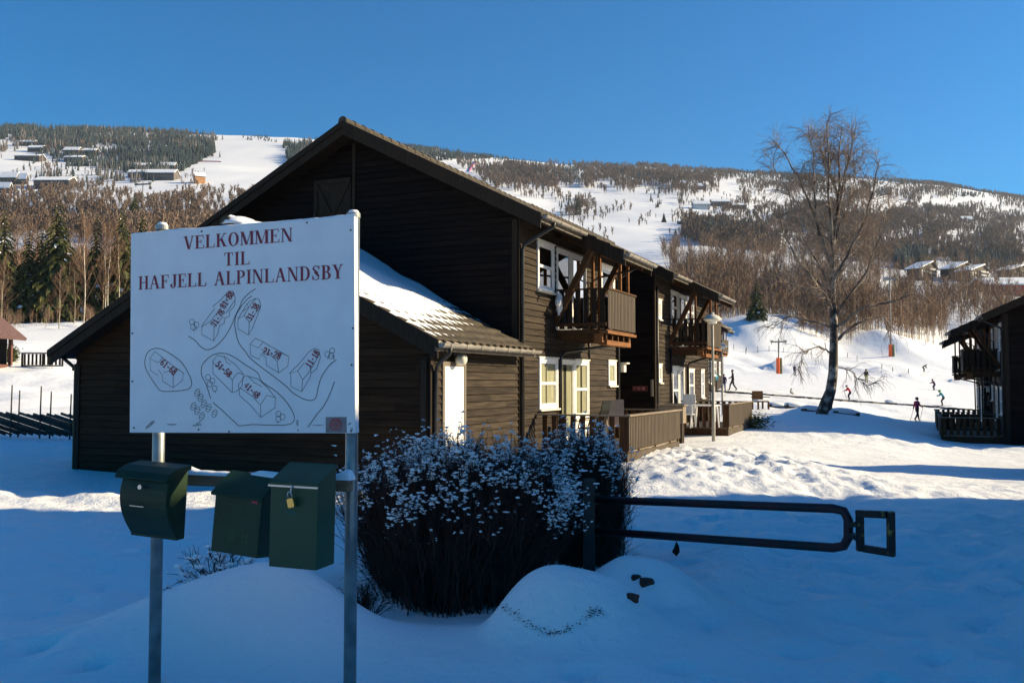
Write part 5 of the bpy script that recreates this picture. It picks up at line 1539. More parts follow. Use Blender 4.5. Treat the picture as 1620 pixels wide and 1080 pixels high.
# ------------------------------------------------------------------ the big birch
def hero_birch():
    rng = np.random.default_rng(42)
    D = 45.0
    base = onground(1311, 655); D = base.y
    root = empty('birch_tree', base, 0, 'tall bare birch with leaning pale trunk beside the ski slope', 'tree')
    o = np.array(base)
    def tr(pts, dep, r0, r1):
        P = np.array([np.array(at(px, py, D))-o for px, py in pts]); P[:, 1] += np.linspace(0, dep, len(pts))
        # resample
        K = 14; s = np.linspace(0, len(pts)-1, K); i = np.minimum(s.astype(int), len(pts)-2); f = (s-i)[:, None]
        Q = P[i]*(1-f)+P[i+1]*f
        Q[1:-1] += rng.normal(0, .03, (K-2, 3))
        return Q, np.linspace(r0, r1, K)
    trunk, tr_r = tr([(1302,662),(1307,635),(1315,608),(1320,575),(1320,520),(1318,470),(1316,430),(1317,400),(1321,355),(1326,305),(1327,255),(1332,202)], 0, .36, .02)
    tr_r = np.interp(np.linspace(0, 1, 14), [0, .07, .15, .35, .55, .75, 1], [.42, .31, .25, .19, .135, .075, .015])
    V, Fq = tubes_np(trunk[None], tr_r[None], 12); np_mesh('trunk', V, Fq, M['birch_bark'], parent=root, smooth=True)
    L = [tr([(1317,425),(1303,380),(1290,330),(1272,280),(1252,238),(1236,212)], 1.2, .10, .015),
         tr([(1318,405),(1309,345),(1302,285),(1299,240),(1290,205)], -1.5, .085, .012),
         tr([(1321,358),(1335,310),(1345,262),(1353,215)], 1.0, .07, .012),
         tr([(1318,445),(1340,400),(1360,355),(1372,300),(1376,260)], -1.2, .085, .012),
         tr([(1325,310),(1315,260),(1312,215)], .8, .04, .010),
         tr([(1318,465),(1290,440),(1266,410),(1248,365),(1240,335)], .9, .075, .012),
         tr([(1319,500),(1345,468),(1370,445),(1392,405),(1404,380)], 1.4, .075, .012),
         tr([(1319,520),(1355,490),(1395,480),(1425,470)], -1.6, .07, .012),
         tr([(1319,540),(1345,520),(1375,505),(1405,498),(1425,515)], 1.0, .09, .012),
         tr([(1318,480),(1280,462),(1245,452),(1215,448)], -1.3, .06, .010),
         tr([(1322,350),(1330,300),(1338,250),(1343,205)], -.9, .05, .010),
         tr([(1290,330),(1285,290),(1278,245),(1268,208)], -1.0, .045, .010),
         tr([(1303,380),(1285,345),(1262,310),(1240,270),(1232,240)], 1.4, .05, .010),
         tr([(1318,405),(1330,360),(1350,320),(1366,270),(1370,225)], 1.3, .055, .010),
         tr([(1326,305),(1312,270),(1306,235),(1310,200)], 1.0, .035, .010),
         tr([(1340,400),(1362,370),(1382,330),(1392,290)], .8, .045, .010),
         tr([(1319,510),(1340,470),(1368,425),(1388,370),(1398,335)], -.8, .06, .010),
         tr([(1318,470),(1298,425),(1272,385),(1250,340),(1238,300)], -.7, .055, .010),
         tr([(1319,520),(1285,505),(1255,498),(1228,520)], 1.3, .06, .010),
         tr([(1320,560),(1290,548),(1262,560),(1248,590)], -1.2, .045, .008),
         tr([(1320,580),(1340,585),(1352,600),(1365,610)], -.8, .035, .008),
         tr([(1319,495),(1300,470),(1275,455),(1235,400)], -2.2, .06, .01),
         tr([(1318,455),(1338,430),(1350,395),(1385,350)], 2.4, .06, .01)]
    LP = np.array([a for a, _ in L]); LR = np.array([b for _, b in L])
    parts = [tubes_np(LP, LR, 6)]
    pt, tg, idx, t = along(rng, np.concatenate([trunk[None][:, 5:].repeat(1, 0)], 0), 50, .0, .97)
    p1, g1, i1, t1 = along(rng, LP, 19, .15, .99)
    pp = np.concatenate([pt, p1]); gg = np.concatenate([tg, g1])
    Hh = pp[:, 2]
    ln = np.interp(Hh, [2, 4, 6, 9, 12, 14.5], [1.0, 1.4, 2.0, 1.8, 1.2, .65])*rng.uniform(.35, .85, len(pp))
    B, BR = shoots(rng, pp, spread(rng, gg, rng.uniform(.5, 1.0, len(gg)), .12), ln, 7, .024, .008, droop=np.interp(Hh, [2, 6, 14], [-.15, -.2, .1]), jitter=.09)
    parts.append(tubes_np(B, BR, 3))
    p2, g2, _, t2 = along(rng, B, 8, .15, 1)
    ln2 = rng.uniform(.35, 1.05, len(p2))*np.interp(p2[:, 2], [1, 5, 8], [.5, .9, 1])
    C, CR = shoots(rng, p2, spread(rng, g2, rng.uniform(.4, .9, len(g2)), .02), ln2, 6, .0085, .0045, droop=np.interp(p2[:, 2], [2, 7, 14], [-.8, -.7, -.45]), jitter=.10)
    kp = (p2[:, 2] > 6.5) | (rng.random(len(p2)) < .45); C = C[kp]; CR = CR[kp]
    parts.append(tubes_np(C, CR, 3))
    p3, g3, _, _ = along(rng, C, 2, .2, 1)
    E, ER = shoots(rng, p3, spread(rng, g3, rng.uniform(.3, .8, len(g3)), -.1), rng.uniform(.18, .6, len(p3)), 4, .0050, .0035, droop=-1.0+0*p3[:, 2], jitter=.10)
    parts.append(tubes_np(E, ER, 3))
    V, Fq = join(parts[:1]); np_mesh('limbs', V, Fq, M['birch_bark2'], parent=root, smooth=True)
    V, Fq = join(parts[1:]); np_mesh('crown', V, Fq, M['birch_twig'], parent=root)
    print('hero faces', len(Fq))
    # snow at the root
    s = MB(); s.lathe([(0,.55),(.10,.5),(.22,.34),(.34,.12),(.42,-.1)], (0,0,0), 14); so = s.build('root_snow', M['snow_soft'], root, smooth=True); so.location = (-.12, -.12, .0); so.scale = (.7,.7,1)
    return base
M['birch_bark2'] = birch_bark('birch_limb_bark', (.30,.24,.18), (.05,.035,.026), .38, .62, 1.5)
HB_ = hero_birch()

# ------------------------------------------------------------------ tree kinds used many times
def bare_template(seed, H=9.0, nl=26, nb=7, tw=.03, spreadw=.5, trunk_r=.09):
    rng = np.random.default_rng(seed)
    K = 8; T = np.zeros((1, K, 3)); T[0, :, 2] = np.linspace(-.4, H*.96, K); T[0, 1:, :2] = np.cumsum(rng.normal(0, .06, (K-1, 2)), 0)
    tv = tubes_np(T, np.linspace(trunk_r, .02, K)[None], 5)
    h = rng.uniform(.25, .97, nl)
    t = h*(K-1); i = np.minimum(t.astype(int), K-2); f = (t-i)[:, None]
    B = T[0, i]*(1-f)+T[0, i+1]*f
    a = rng.uniform(0, 2*math.pi, nl); up = rng.uniform(.9, 2.0, nl)
    d = np.stack([np.cos(a), np.sin(a), up], 1)
    L = H*spreadw*(1.05-h)*rng.uniform(.6, 1.1, nl)+.5
    P, Rr = shoots(rng, B, d, L, 5, tw*1.1, tw*.6, curve=.1, jitter=.1)
    q, g, _, _ = along(rng, P, nb, .2, 1)
    Q, Rq = shoots(rng, q, spread(rng, g, rng.uniform(.3, .9, len(g)), .15), rng.uniform(.35, 1.1, len(q)), 3, tw*.62, tw*.4, jitter=.1)
    cv = join([tubes_np(P, Rr), tubes_np(Q, Rq)])
    return tv, cv
def quadflat(T, F_):  return T, F_
def spruce_template(seed, H=10.0, tiers=24, per=9, w=.22, seg=5, low=.06):
    rng = np.random.default_rng(seed)
    V = []; Fq = []; mi = []
    def addq(a, b, c, d, m=0):
        o = len(V); V.extend([a, b, c, d]); Fq.append((o, o+1, o+2, o+3)); mi.append(m)
    for k in range(tiers):
        f = k/(tiers-1); z = H*(low+(1-low)*f); Rr = H*w*(1-f)**.85*rng.uniform(.82, 1.12)+.08
        n = max(4, int(per*(1-f*.5)))
        for j in range(n):
            a = 2*math.pi*(j+rng.uniform(-.35, .35))/n+k*1.3
            ca, sa = math.cos(a), math.sin(a); r = Rr*rng.uniform(.7, 1.15); px_, pz = 0.0, z
            pr = np.array((0, 0, z)); wd = r*.30
            for s in range(seg):
                g = (s+1)/seg
                nr = np.array((ca*r*g, sa*r*g, z+.12*r*g-.62*r*g*g+rng.normal(0, .02*r)))
                side = np.array((-sa, ca, 0))
                w0 = wd*(1-.75*s/seg); w1 = wd*(1-.75*(s+1)/seg)
                sg = rng.uniform(.55, 1.35); sn = 1 if rng.random() < .025 else 0
                addq(tuple(pr-side*w0*.25), tuple(nr-side*w1*.25), tuple(nr+side*w1*sg+np.array((0,0,-.22*w1-.03))-np.array((ca,sa,0))*.1*r), tuple(pr+side*w0*1.1*sg+np.array((0,0,-.30*w0-.03))), sn)
                addq(tuple(pr+side*w0*.25), tuple(nr+side*w1*.25), tuple(nr-side*w1*sg+np.array((0,0,-.22*w1-.03))-np.array((ca,sa,0))*.1*r), tuple(pr-side*w0*1.1*sg+np.array((0,0,-.30*w0-.03))), sn)
                dr = rng.uniform(.5, 1.2)*wd
                addq(tuple(pr), tuple(nr), tuple(nr+np.array((0,0,-dr*.8))), tuple(pr+np.array((0,0,-dr*.6))), 0)
                pr = nr
    T = np.zeros((1, 4, 3)); T[0, :, 2] = np.linspace(-.4, H, 4)
    return tubes_np(T, np.linspace(H*.018, .02, 4)[None], 6), (np.array(V), np.array(Fq)), mi
def as_mesh(name, V, Fq, mats, mi=None):
    o = np_mesh(name, V, Fq, mats, mi=mi); me = o.data; bpy.data.objects.remove(o); return me
BARE = []
for sd, H in ((1, 9.5), (2, 8.5), (3, 10.5), (5, 7.5)):
    tv, cv = bare_template(sd, H, nl=34, nb=9, tw=.022)
    BARE.append((as_mesh('trunk', *tv, M['pale_trunk']), as_mesh('crown', *cv, M['wood_twig'])))
SPR = []
for sd in (1, 2, 3):
    tv, cv, mi = spruce_template(sd, 10, w=.20+.02*sd, tiers=26+2*sd)
    SPR.append((as_mesh('trunk', *tv, M['bark_dark']), as_mesh('crown', *cv, [M['needles'], M['snow_far']], mi=mi)))
def put_tree(name, kind, P, s, label, cat='tree', group=None, sw=1.0, lean=(0, 0)):
    r = empty(name, P, rnd.uniform(0, 6.28), label, cat, group)
    r.scale = (s*sw, s*sw, s); r.rotation_euler = (lean[0], lean[1], r.rotation_euler[2])
    for nm, me in zip(('trunk', 'crown'), kind):
        o = bpy.data.objects.new(nm, me); COL.objects.link(o); o.parent = r
    return r
def tree_at(name, kind, px, pbase, ptop, label, group=None, sw=1.0, H=10.0):
    P = onground(px, pbase); h = (pbase-ptop)/F*P.y
    return put_tree(name, kind, P, h/H, label, group=group, sw=sw)
# spruces that stand out
for px, pb, pt, k, sw, lb in [
    (2, 505, 318, 0, .75, 'dark spruce at the left edge of the photo, half cut by it'),
    (42, 508, 362, 1, .8, 'olive green spruce between the edge one and the tallest spruce on the left'),
    (88, 505, 312, 2, .85, 'tallest and broadest dark spruce of the left wood'),
    (62, 500, 352, 0, .75, 'spruce with snowy boughs in front of the tallest one on the left'),
    (149, 500, 335, 1, .55, 'slim dark spruce just right of the white birch stem on the left'),
    (189, 500, 322, 2, .72, 'spruce left of the steel post top, above the low wing roof'),
    (222, 495, 328, 0, .75, 'spruce right behind the left steel post top'),
    (1198, 505, 437, 1, .95, 'lone dark spruce in the bare wood between the house and the big birch'),
    (208, 358, 300, 1, .8, 'frosty single spruce beside the lift pylon on the left hillside'),
    (915, 340, 308, 0, .8, 'lone dark spruce on the open snow above the main roof edge'),
    (1052, 352, 335, 2, .8, 'small dark spruce on the open snow field left of the hut')]:
    tree_at('spruce_tree', SPR[k], px, pb, pt, lb, 'spruces that stand out', sw*1.25)
# bare trees of the two near woods
def rows_of(px):
    ys = np.exp(np.linspace(math.log(60), math.log(2400), 500)); xs = (px-810)/F*ys
    zz = base_z(xs, ys); k = (zz-EYE)/ys
    row = 540-F*np.tan(np.arctan(k)-PITCH)
    return row, ys
def sample_ground(px, py):
    """vectorised: photo pixels -> ground points"""
    out = np.zeros((len(px), 3)); 
    cols = np.round(px/8)*8
    for c in np.unique(cols):
        row, ys = rows_of(c); m = cols == c
        rmin = np.minimum.accumulate(row)
        y = np.interp(-py[m], -rmin, ys)
        out[m, 1] = y; out[m, 0] = (px[m]-810)/F*y
    out[:, 2] = ground_z(out[:, 0], out[:, 1])
    return out
r2 = np.random.default_rng(77)
def scatter(n, x0, x1, y0, y1, seed=1, brk=0.0, sc=.02, ysc=.05):
    px = r2.uniform(x0, x1, n); py = r2.uniform(y0, y1, n)
    wob = fbm(px*.013+seed*3.1, px*0+seed, 3)      # ragged, sloping borders instead of straight ones
    py = py + wob*min(30, (y1-y0)*.7)
    e = np.minimum(np.minimum(px-x0, x1-px)/max(12, (x1-x0)*.10), 1.0)
    px = px + fbm(py*.05+seed, px*.02, 2)*min(60, (x1-x0)*.25)
    k = r2.random(n) < np.clip(e+.15, 0, 1); px, py = px[k], py[k]
    if brk: 
        k = fbm(px*sc+seed, py*ysc, 3) > brk-.5; px, py = px[k], py[k]
    return px, py
def add_individuals(n, x0, x1, y0, y1, lab, grp, smin, smax, sw=.8):
    px, py = scatter(n, x0, x1, y0, y1)
    P = sample_ground(px, py)
    for i in range(len(P)):
        put_tree('bare_tree', BARE[r2.integers(0, 4)], P[i], r2.uniform(smin, smax), lab, group=grp, sw=sw)
add_individuals(105, 1070, 1300, 470, 512, 'slender bare tree of the brown wood left of the big birch', 'bare trees left of the big birch', .75, 1.25, .75)
add_individuals(95, 1325, 1620, 490, 556, 'slender bare tree on the snowy bank right of the big birch', 'bare trees right of the big birch', .75, 1.3, .65)
add_individuals(75, -40, 330, 465, 512, 'slender bare tree among the spruces of the left wood', 'bare trees among the left spruces', .6, 1.0, .9)
for px, pb, pt in [(130, 515, 340), (163, 505, 352), (171, 508, 362), (184, 506, 366), (107, 505, 400)]:
    P = onground(px, pb); h = (pb-pt)/F*P.y
    tv = BARE[0]
    t = put_tree('birch_tree', (BARE[2][0], BARE[2][1]), P, h/10.5, {130: 'white stemmed birch standing out before the left spruces', 163: 'pale birch, leftmost of three near the left edge of the sign', 171: 'pale birch, middle one of three near the left edge of the sign', 184: 'pale birch, rightmost of three near the left edge of the sign', 107: 'short pale birch under the tallest spruce'}[px], sw=.75)
    tk = [c for c in t.children if c.name.startswith('trunk')][0]; tk.data = tk.data.copy(); tk.data.materials[0] = M['white_bark']  if 'white_bark' in M else M['pale_trunk']

# ------------------------------------------------------------------ far woods, each one mass
def mini_bare(seed, H, n, wd, tr):
    rng = np.random.default_rng(seed)
    h = rng.uniform(.15, .8, n)*H; a = rng.uniform(0, 6.28, n); L = rng.uniform(.25, .5, n)*H
    B = np.stack([np.cos(a)*.1, np.sin(a)*.1, h], 1); d = np.stack([np.cos(a)*.55, np.sin(a)*.55, rng.uniform(.7, 1.5, n)], 1)
    P, Rr = shoots(rng, B, d, L*.8, 3, wd, wd*.6, jitter=.15)
    q, g, _, _ = along(rng, P, 3, .2, 1)
    Q, Rq = shoots(rng, q, spread(rng, g, rng.uniform(.4, .9, len(g)), .1), rng.uniform(.08, .18, len(q))*H, 2, wd*.75, wd*.5, jitter=.1)
    def flat(P, Rr):
        N, K, _ = P.shape; s = rng.normal(0, 1, (N, 1, 3)); s[..., 2] *= .2; s /= np.linalg.norm(s, axis=2, keepdims=True)
        A = P-s*Rr[..., None]; B = P+s*Rr[..., None]; V = np.stack([A, B], 2).reshape(-1, 3)
        idx = np.arange(N*K*2).reshape(N, K, 2)
        return V, np.stack([idx[:, :-1, 0], idx[:, :-1, 1], idx[:, 1:, 1], idx[:, 1:, 0]], -1).reshape(-1, 4)
    T = np.zeros((1, 3, 3)); T[0, :, 2] = np.linspace(-.5, H*.9, 3)
    tv = tubes_np(T, np.linspace(tr, tr*.4, 3)[None], 3)
    return tv, join([flat(P, Rr), flat(Q, Rq)])
def mini_spruce(seed, H=10, w=.2, tiers=6):
    rng = np.random.default_rng(seed); V = []; Fq = []
    for k in range(tiers):
        f = k/tiers; z0 = H*(.06+.9*f); r = H*w*(1-f)**.9; zt = z0+H*.30*(1-.4*f); n = 7
        for j in range(n):
            a0 = 2*math.pi*j/n+k; a1 = a0+2*math.pi/n*.95; rj = r*rng.uniform(.65, 1.25); o = len(V)
            am = (a0+a1)/2
            V += [(math.cos(a0)*r*.55, math.sin(a0)*r*.55, z0+H*.03), (math.cos(am)*rj, math.sin(am)*rj, z0-H*.02*rng.uniform(0, 2)), (math.cos(a1)*r*.55, math.sin(a1)*r*.55, z0+H*.03), (0, 0, zt)]
            Fq.append((o, o+1, o+2, o+3))
    return np.array(V), np.array(Fq)
def stuff(name, parts, mat, label, cat):
    V, Fq = join(parts)
    o = np_mesh(name, V, Fq, mat); tag(o, label, cat, kind='stuff'); print(name, len(Fq)); return o
def masses(regs, temps, H0, jit=(.7, 1.25)):
    parts = []
    for (n, x0, x1, y0, y1, Hm, brk, seed) in regs:
        px, py = scatter(n, x0, x1, y0, y1, seed, brk)
        if not len(px): continue
        P = sample_ground(px, py)
        which = r2.integers(0, len(temps), len(P))
        for w in range(len(temps)):
            m = which == w
            if m.any():
                s = r2.uniform(*jit, m.sum())*Hm/H0
                parts.append(replicate(*temps[w], P[m], s, r2.uniform(0, 6.28, m.sum()), s*r2.uniform(.9, 1.2, m.sum())))
    return parts
mb_t = [mini_bare(s, 10, 16, .075, .10) for s in (1, 2, 3, 4)]
far_t = [mini_bare(s, 10, 15, .32, .15) for s in (5, 6, 7)]
sp_t = [mini_spruce(s, 10, w) for s, w in ((1, .22), (2, .26), (3, .30))]
near_regs = [(260, 1265, 1350, 512, 546, 3.5, 0, 7), (300, -60, 230, 478, 515, 2.5, 0, 8), (1500, 1050, 1330, 395, 512, 10, 0, 1), (1150, 1300, 1640, 395, 540, 10, 0, 2), (900, 1060, 1325, 420, 520, 6, 0, 3), (350, -60, 340, 375, 500, 9, 0, 5), (1100, -60, 340, 430, 510, 7, 0, 6)]
st = r2.bit_generator.state
A = masses(near_regs, [t[1] for t in mb_t], 10); r2.bit_generator.state = st
B = masses(near_regs, [t[0] for t in mb_t], 10)
stuff('bare_wood', A, M['wood_twig'], 'dense brown bare crowns of the woods at the foot of the hill', 'woodland')
stuff('bare_wood_stems', B, M['pale_trunk'], 'pale thin stems inside the brown woods at the foot of the hill', 'woodland')
far_regs = [(2600, -40, 560, 308, 372, 8, .15, 11), (900, -40, 340, 350, 385, 8, 0, 12), (700, -20, 335, 240, 312, 6, .45, 13),
            (500, -40, 340, 205, 240, 10, .3, 14), (3200, 740, 1160, 262, 302, 11, .10, 15), (1500, 740, 1120, 286, 335, 8, .38, 16),
            (1500, 1060, 1330, 285, 350, 7, .42, 17), (500, 880, 1320, 318, 395, 6, .55, 18), (5200, 1230, 1660, 284, 348, 9, .36, 19), (5200, 1270, 1650, 330, 410, 9, .10, 20),
            (1500, 1190, 1330, 345, 400, 8, .25, 21), (1300, 1070, 1220, 366, 404, 9, 0, 22), (1600, 1060, 1640, 274, 298, 9, .15, 23)]
st = r2.bit_generator.state
A = masses(far_regs, [t[1] for t in far_t], 10); r2.bit_generator.state = st
B = masses(far_regs, [t[0] for t in far_t], 10)
stuff('hillside_bare_wood', A+B, M['far_twig'], 'grey brown bare woods spread over the far hillside', 'woodland')
con_regs = [(3450, -60, 345, 202, 230, 13.1, .0, 31), (1500, 90, 340, 232, 264, 11.5, .25, 32), (750, 140, 345, 222, 250, 12.3, 0, 33), (180, 340, 450, 212, 222, 7.4, .3, 34),
            (2850, 455, 700, 222, 256, 13.1, 0, 35), (450, 690, 780, 240, 250, 9.0, 0, 36), (2550, 760, 1290, 256, 280, 9.0, .1, 37), (210, 860, 1100, 285, 330, 9.0, .5, 38),
            (390, 1115, 1208, 366, 382, 10.7, 0, 39), (165, 60, 330, 262, 292, 10.7, .45, 40), (67, 0, 200, 240, 300, 8.2, .4, 45), (2250, 1280, 1650, 284, 312, 7.4, .2, 41), (360, 1415, 1470, 405, 425, 12.3, .2, 42), (240, 1470, 1620, 400, 425, 9.8, .3, 43), (330, 1280, 1640, 310, 400, 7.4, .5, 44)]
A = masses(con_regs, sp_t, 10)
stuff('hillside_spruce_wood', A, M['needles_far'], 'dark blue green spruce woods along the ridge and on the hillside', 'woodland')
fro_regs = [(500, 0, 340, 206, 232, 13, .3, 51), (600, 470, 700, 226, 256, 13, .3, 52), (160, 150, 260, 262, 285, 12, .2, 53), (350, 770, 1000, 262, 285, 10, .3, 54), (220, 1000, 1260, 262, 285, 8, .4, 56)]
A = masses(fro_regs, sp_t, 10)
stuff('frosty_wood', A, M['needles_grey'], 'pale frosted trees along the ridge', 'woodland')
for px, pt in [(1432, 281), (1441, 282), (1451, 283)]:
    P = sample_ground(np.array([float(px)]), np.array([291.0]))[0]
    put_tree('pine_tree', SPR[px % 3], P, (292-pt)/F*P[1]/10, {1432: 'leftmost of three small pines against the sky above the white ridge patch', 1441: 'middle one of three small pines against the sky above the white ridge patch', 1451: 'rightmost of three small pines against the sky above the white ridge patch'}[px], sw=1.3)
# ------------------------------------------------------------------ houses on the hillside
wallm = {'brown': new_mat('far_brown_wall', (.045,.032,.026), .8), 'grey': new_mat('far_grey_wall', (.11,.095,.085), .8), 'orange': new_mat('far_orange_wall', (.50,.24,.09), .8),
         'red': new_mat('far_red_wall', (.30,.035,.03), .8), 'rust': new_mat('far_rust_wall', (.17,.07,.05), .8), 'white': new_mat('far_white_wall', (.65,.64,.60), .8), 'green': new_mat('far_green_wall', (.10,.14,.10), .8)}
def chalet(px0, px1, pb, pt, label, wall='brown', rot=0.0, rows=1, depth=.6, name='chalet', cat='house', group='houses on the hillside', slope=.42, bare_roof=False, band=False):
    P = onground((px0+px1)/2, pb)
    w = (px1-px0)/F*P.y; h = (pb-pt)/F*P.y; d = max(6.0, w*depth)
    w = max(3.0, (w - abs(math.sin(rot))*d)/max(.3, abs(math.cos(rot)))) if rot else w
    r = empty(name, P, rot, label, cat, group)
    rise = h*.50 if wall not in ('orange',) and rows >= 1 else h*.35
    eave = h-rise
    m = MB(); m.box(-w/2, w/2, -d/2, d/2, -6, eave)
    if rot == 0 or True:
        m.prism([(-d/2, eave), (d/2, eave), (0, eave+rise)], 'x', -w/2, w/2)
    m.build('wall', wallm[wall], r, fixn=True)
    k = MB(); o = .7; s = rise/(d/2)
    k.prism([(-d/2-o, eave-s*o+.05), (0, eave+rise+.05), (d/2+o, eave-s*o+.05), (d/2+o, eave-s*o+.35), (0, eave+rise+.40), (-d/2-o, eave-s*o+.35)], 'x', -w/2-o, w/2+o)
    rf = k.build('roof', wallm['brown'], r)
    if not bare_roof:
        k = MB(); k.prism([(-d/2-o-.05, eave-s*o+.36), (0, eave+rise+.41), (d/2+o+.05, eave-s*o+.36), (d/2+o+.05, eave-s*o+.95), (0, eave+rise+1.15), (-d/2-o-.05, eave-s*o+1.05)], 'x', -w/2-o-.05, w/2+o+.05)
        k.build('snow_layer', M['snow_far'], rf)
    n = max(2, int(w/3.2)); 
    for row in range(rows):
        zz = eave*(.25+.5*row/max(1, rows)) if rows > 1 else eave*.45
        hh = min(1.2, eave*.4)
        for i in range(n):
            x = -w/2+w*(i+.5)/n
            t = MB(); t.box(x-.55, x+.55, -d/2-.08, -d/2-.02, zz, zz+hh); wn_ = t.build('window', wallm['white'], r)
            t = MB(); t.box(x-.42, x+.42, -d/2-.12, -d/2-.081, zz+.12, zz+hh-.12); t.build('pane', M['interior'], wn_)
    c = MB(); c.box(w*.2, w*.2+.8, .4, 1.2, eave, eave+rise+1.4); c.build('chimney', wallm['grey'], rf)
    if rows > 1:
        t = MB(); t.box(-w/2+.3, w/2-.3, -d/2-1.3, -d/2-.2, eave*.5, eave*.5+.2); t.box(-w/2+.3, w/2-.3, -d/2-1.35, -d/2-1.25, eave*.5+.21, eave*.5+1.0)
        t.build('balcony', wallm['white' if wall == 'white' else 'grey'], r)
    return r
for a in [
 (25, 49, 231, 223, 'topmost snowy chalet of the left village, highest and leftmost', 'brown'),
 (39, 62, 240, 231, 'snowy chalet just below the topmost one in the left village', 'brown'),
 (96, 120, 246, 234, 'dark chalet under the spruces, left of its longer neighbour', 'brown'),
 (120, 148, 246, 236, 'snow roofed chalet under the spruces, right neighbour of the dark one', 'brown'),
 (98, 127, 256, 247, 'low dark chalet in front of the pair under the spruces', 'brown'),
 (21, 60, 254, 245, 'long low chalet in the middle of the left village', 'brown'),
 (-4, 22, 292, 274, 'dark two storey apartment house at the left edge of the photo', 'brown'),
 (22, 36, 292, 276, 'narrow dark apartment house right of the one at the left edge', 'brown'),
 (-8, 10, 306, 290, 'lowest dark house at the left edge of the photo', 'brown'),
 (55, 110, 297, 281, 'long dark row house with a snowy roof low in the left village', 'brown'),
 (200, 228, 281, 270, 'left dark flat block of the pair above the birches', 'grey'),
 (230, 275, 284, 269, 'right and larger dark block of the pair above the birches', 'grey'),
 (207, 232, 269, 259, 'snowy house behind the left block', 'brown'),
 (248, 273, 270, 258, 'snowy house behind the right block', 'brown'),
 (302, 321, 290, 274, 'small orange timber barn on the snow beside the piste', 'orange'),
 (1079, 1086, 296, 287, 'tiny house on the crest of the open hillside', 'brown'),
 (1104, 1119, 300, 291, 'rust red barn on the open hillside', 'rust'),
 (1099, 1124, 330, 319, 'house with white gable on the hillside above the spruce plantation', 'white'),
 (1127, 1155, 326, 316, 'long grey brown barn right of the white gabled house', 'grey'),
 (1156, 1182, 330, 323, 'low snow covered shed right of the long barn', 'brown'),
 (1075, 1095, 355, 349, 'small dark hut at the edge of the open snow field', 'brown'),
 (1525, 1542, 353, 343, 'white house in the dark wood on the right hillside', 'white'),
 (1488, 1503, 352, 346, 'small snowy roofed house left of the white house on the right hillside', 'grey'),
 ]:
    px0, px1, pb, pt, lb, wl = a
    chalet(px0, px1, pb, pt, lb, wl, rows=2 if (pb-pt) > 13 and wl != 'orange' else 1, rot={'orange': .5}.get(wl, 0.0), slope=.35)
# stepped houses on the right: long shaded roofs that fall to the left
def step_house(px0, px1, pb, pt, label):
    P = onground((px0+px1)/2, pb); w = (px1-px0)/F*P.y; h = (pb-pt)/F*P.y
    r = empty('mountain_lodge', P, R(38), label, 'house', 'lodges with long snowy roofs on the right')
    g = w*.30; L = w*.66
    # ridge across, gable to the right
    m = MB(); m.prism([(-w/2, -4), (w/2, -4), (w/2, h*.62), (w*.22, h*.94), (-w/2, h*.50)], 'y', -3.5, 4.5); m.build('wall', wallm['brown'], r)
    k = MB(); k.prism([(-w/2-.9, h*.50-.3), (w*.22, h*.95), (w/2+1.0, h*.56), (w/2+1.0, h*.56+.3), (w*.22, h*.95+.32), (-w/2-.9, h*.50+.05)], 'y', -4.4, 5.2); rf = k.build('roof', wallm['brown'], r)
    k = MB(); k.prism([(-w/2-1.0, h*.50+.06), (w*.22, h*.95+.33), (w*.22, h*.95+1.0), (-w/2-1.0, h*.50+.70)], 'y', -4.5, 5.3); k.build('snow_layer', M['snow_far'], rf)
    for i, x in enumerate((-w*.22, 0.02*w)):
        c = MB(); c.box(x-.5, x+.5, 0, 1.0, h*.5, h*(.70+.12*i)+1.3); c.build('chimney', wallm['white'], rf)
    for row in range(3):
        b = MB(); b.box(w*.02, w*.42, -4.3, -3.55, h*(.05+.22*row), h*(.05+.22*row)+1.1); b.build('balcony', wallm['white'], r)
        for i in range(3):
            t = MB(); x = -w*.36+i*w*.14; t.box(x-.6, x+.6, -3.6, -3.52, h*(.06+.14*row), h*(.06+.14*row)+1.0); t.build('window', wallm['white'], r)
            if row == 1: break
for a in [(1436, 1489, 442, 414, 'leftmost lodge with a blue shaded snowy roof on the right hillside'), (1488, 1545, 442, 415, 'second lodge with a blue shaded snowy roof, right of the leftmost'),
          (1512, 1575, 445, 419, 'third lodge with a blue shaded snowy roof, overlapping the second'), (1574, 1640, 442, 419, 'lodge with a blue shaded snowy roof at the right edge of the photo')]:
    step_house(*a)
chalet(1548, 1640, 466, 443, 'wide flat red and green building below the lodges at the right edge', 'red', name='lift_station', cat='building', group=None, slope=.12, rows=1)
def tent(px, pb, pt):
    P = onground(px, pb); h = (pb-pt)/F*P.y; r = empty('party_tent', P, 0, 'white peaked tent in front of the flat red building', 'tent')
    m = MB(); w = h*.62
    m.lathe([(w*1.35, 0), (w*1.3, h*.45), (w*.75, h*.58), (w*.3, h*.78), (.05, h)], (0,0,-.3), 4); m.build('canopy', wallm['white'], r)
    m = MB(); m.box(-.5, .5, -w*1.0-.06, -w*1.0+.2, 0, h*.35); m.build('door_flap', wallm['grey'], r)
tent(1543, 470, 453)
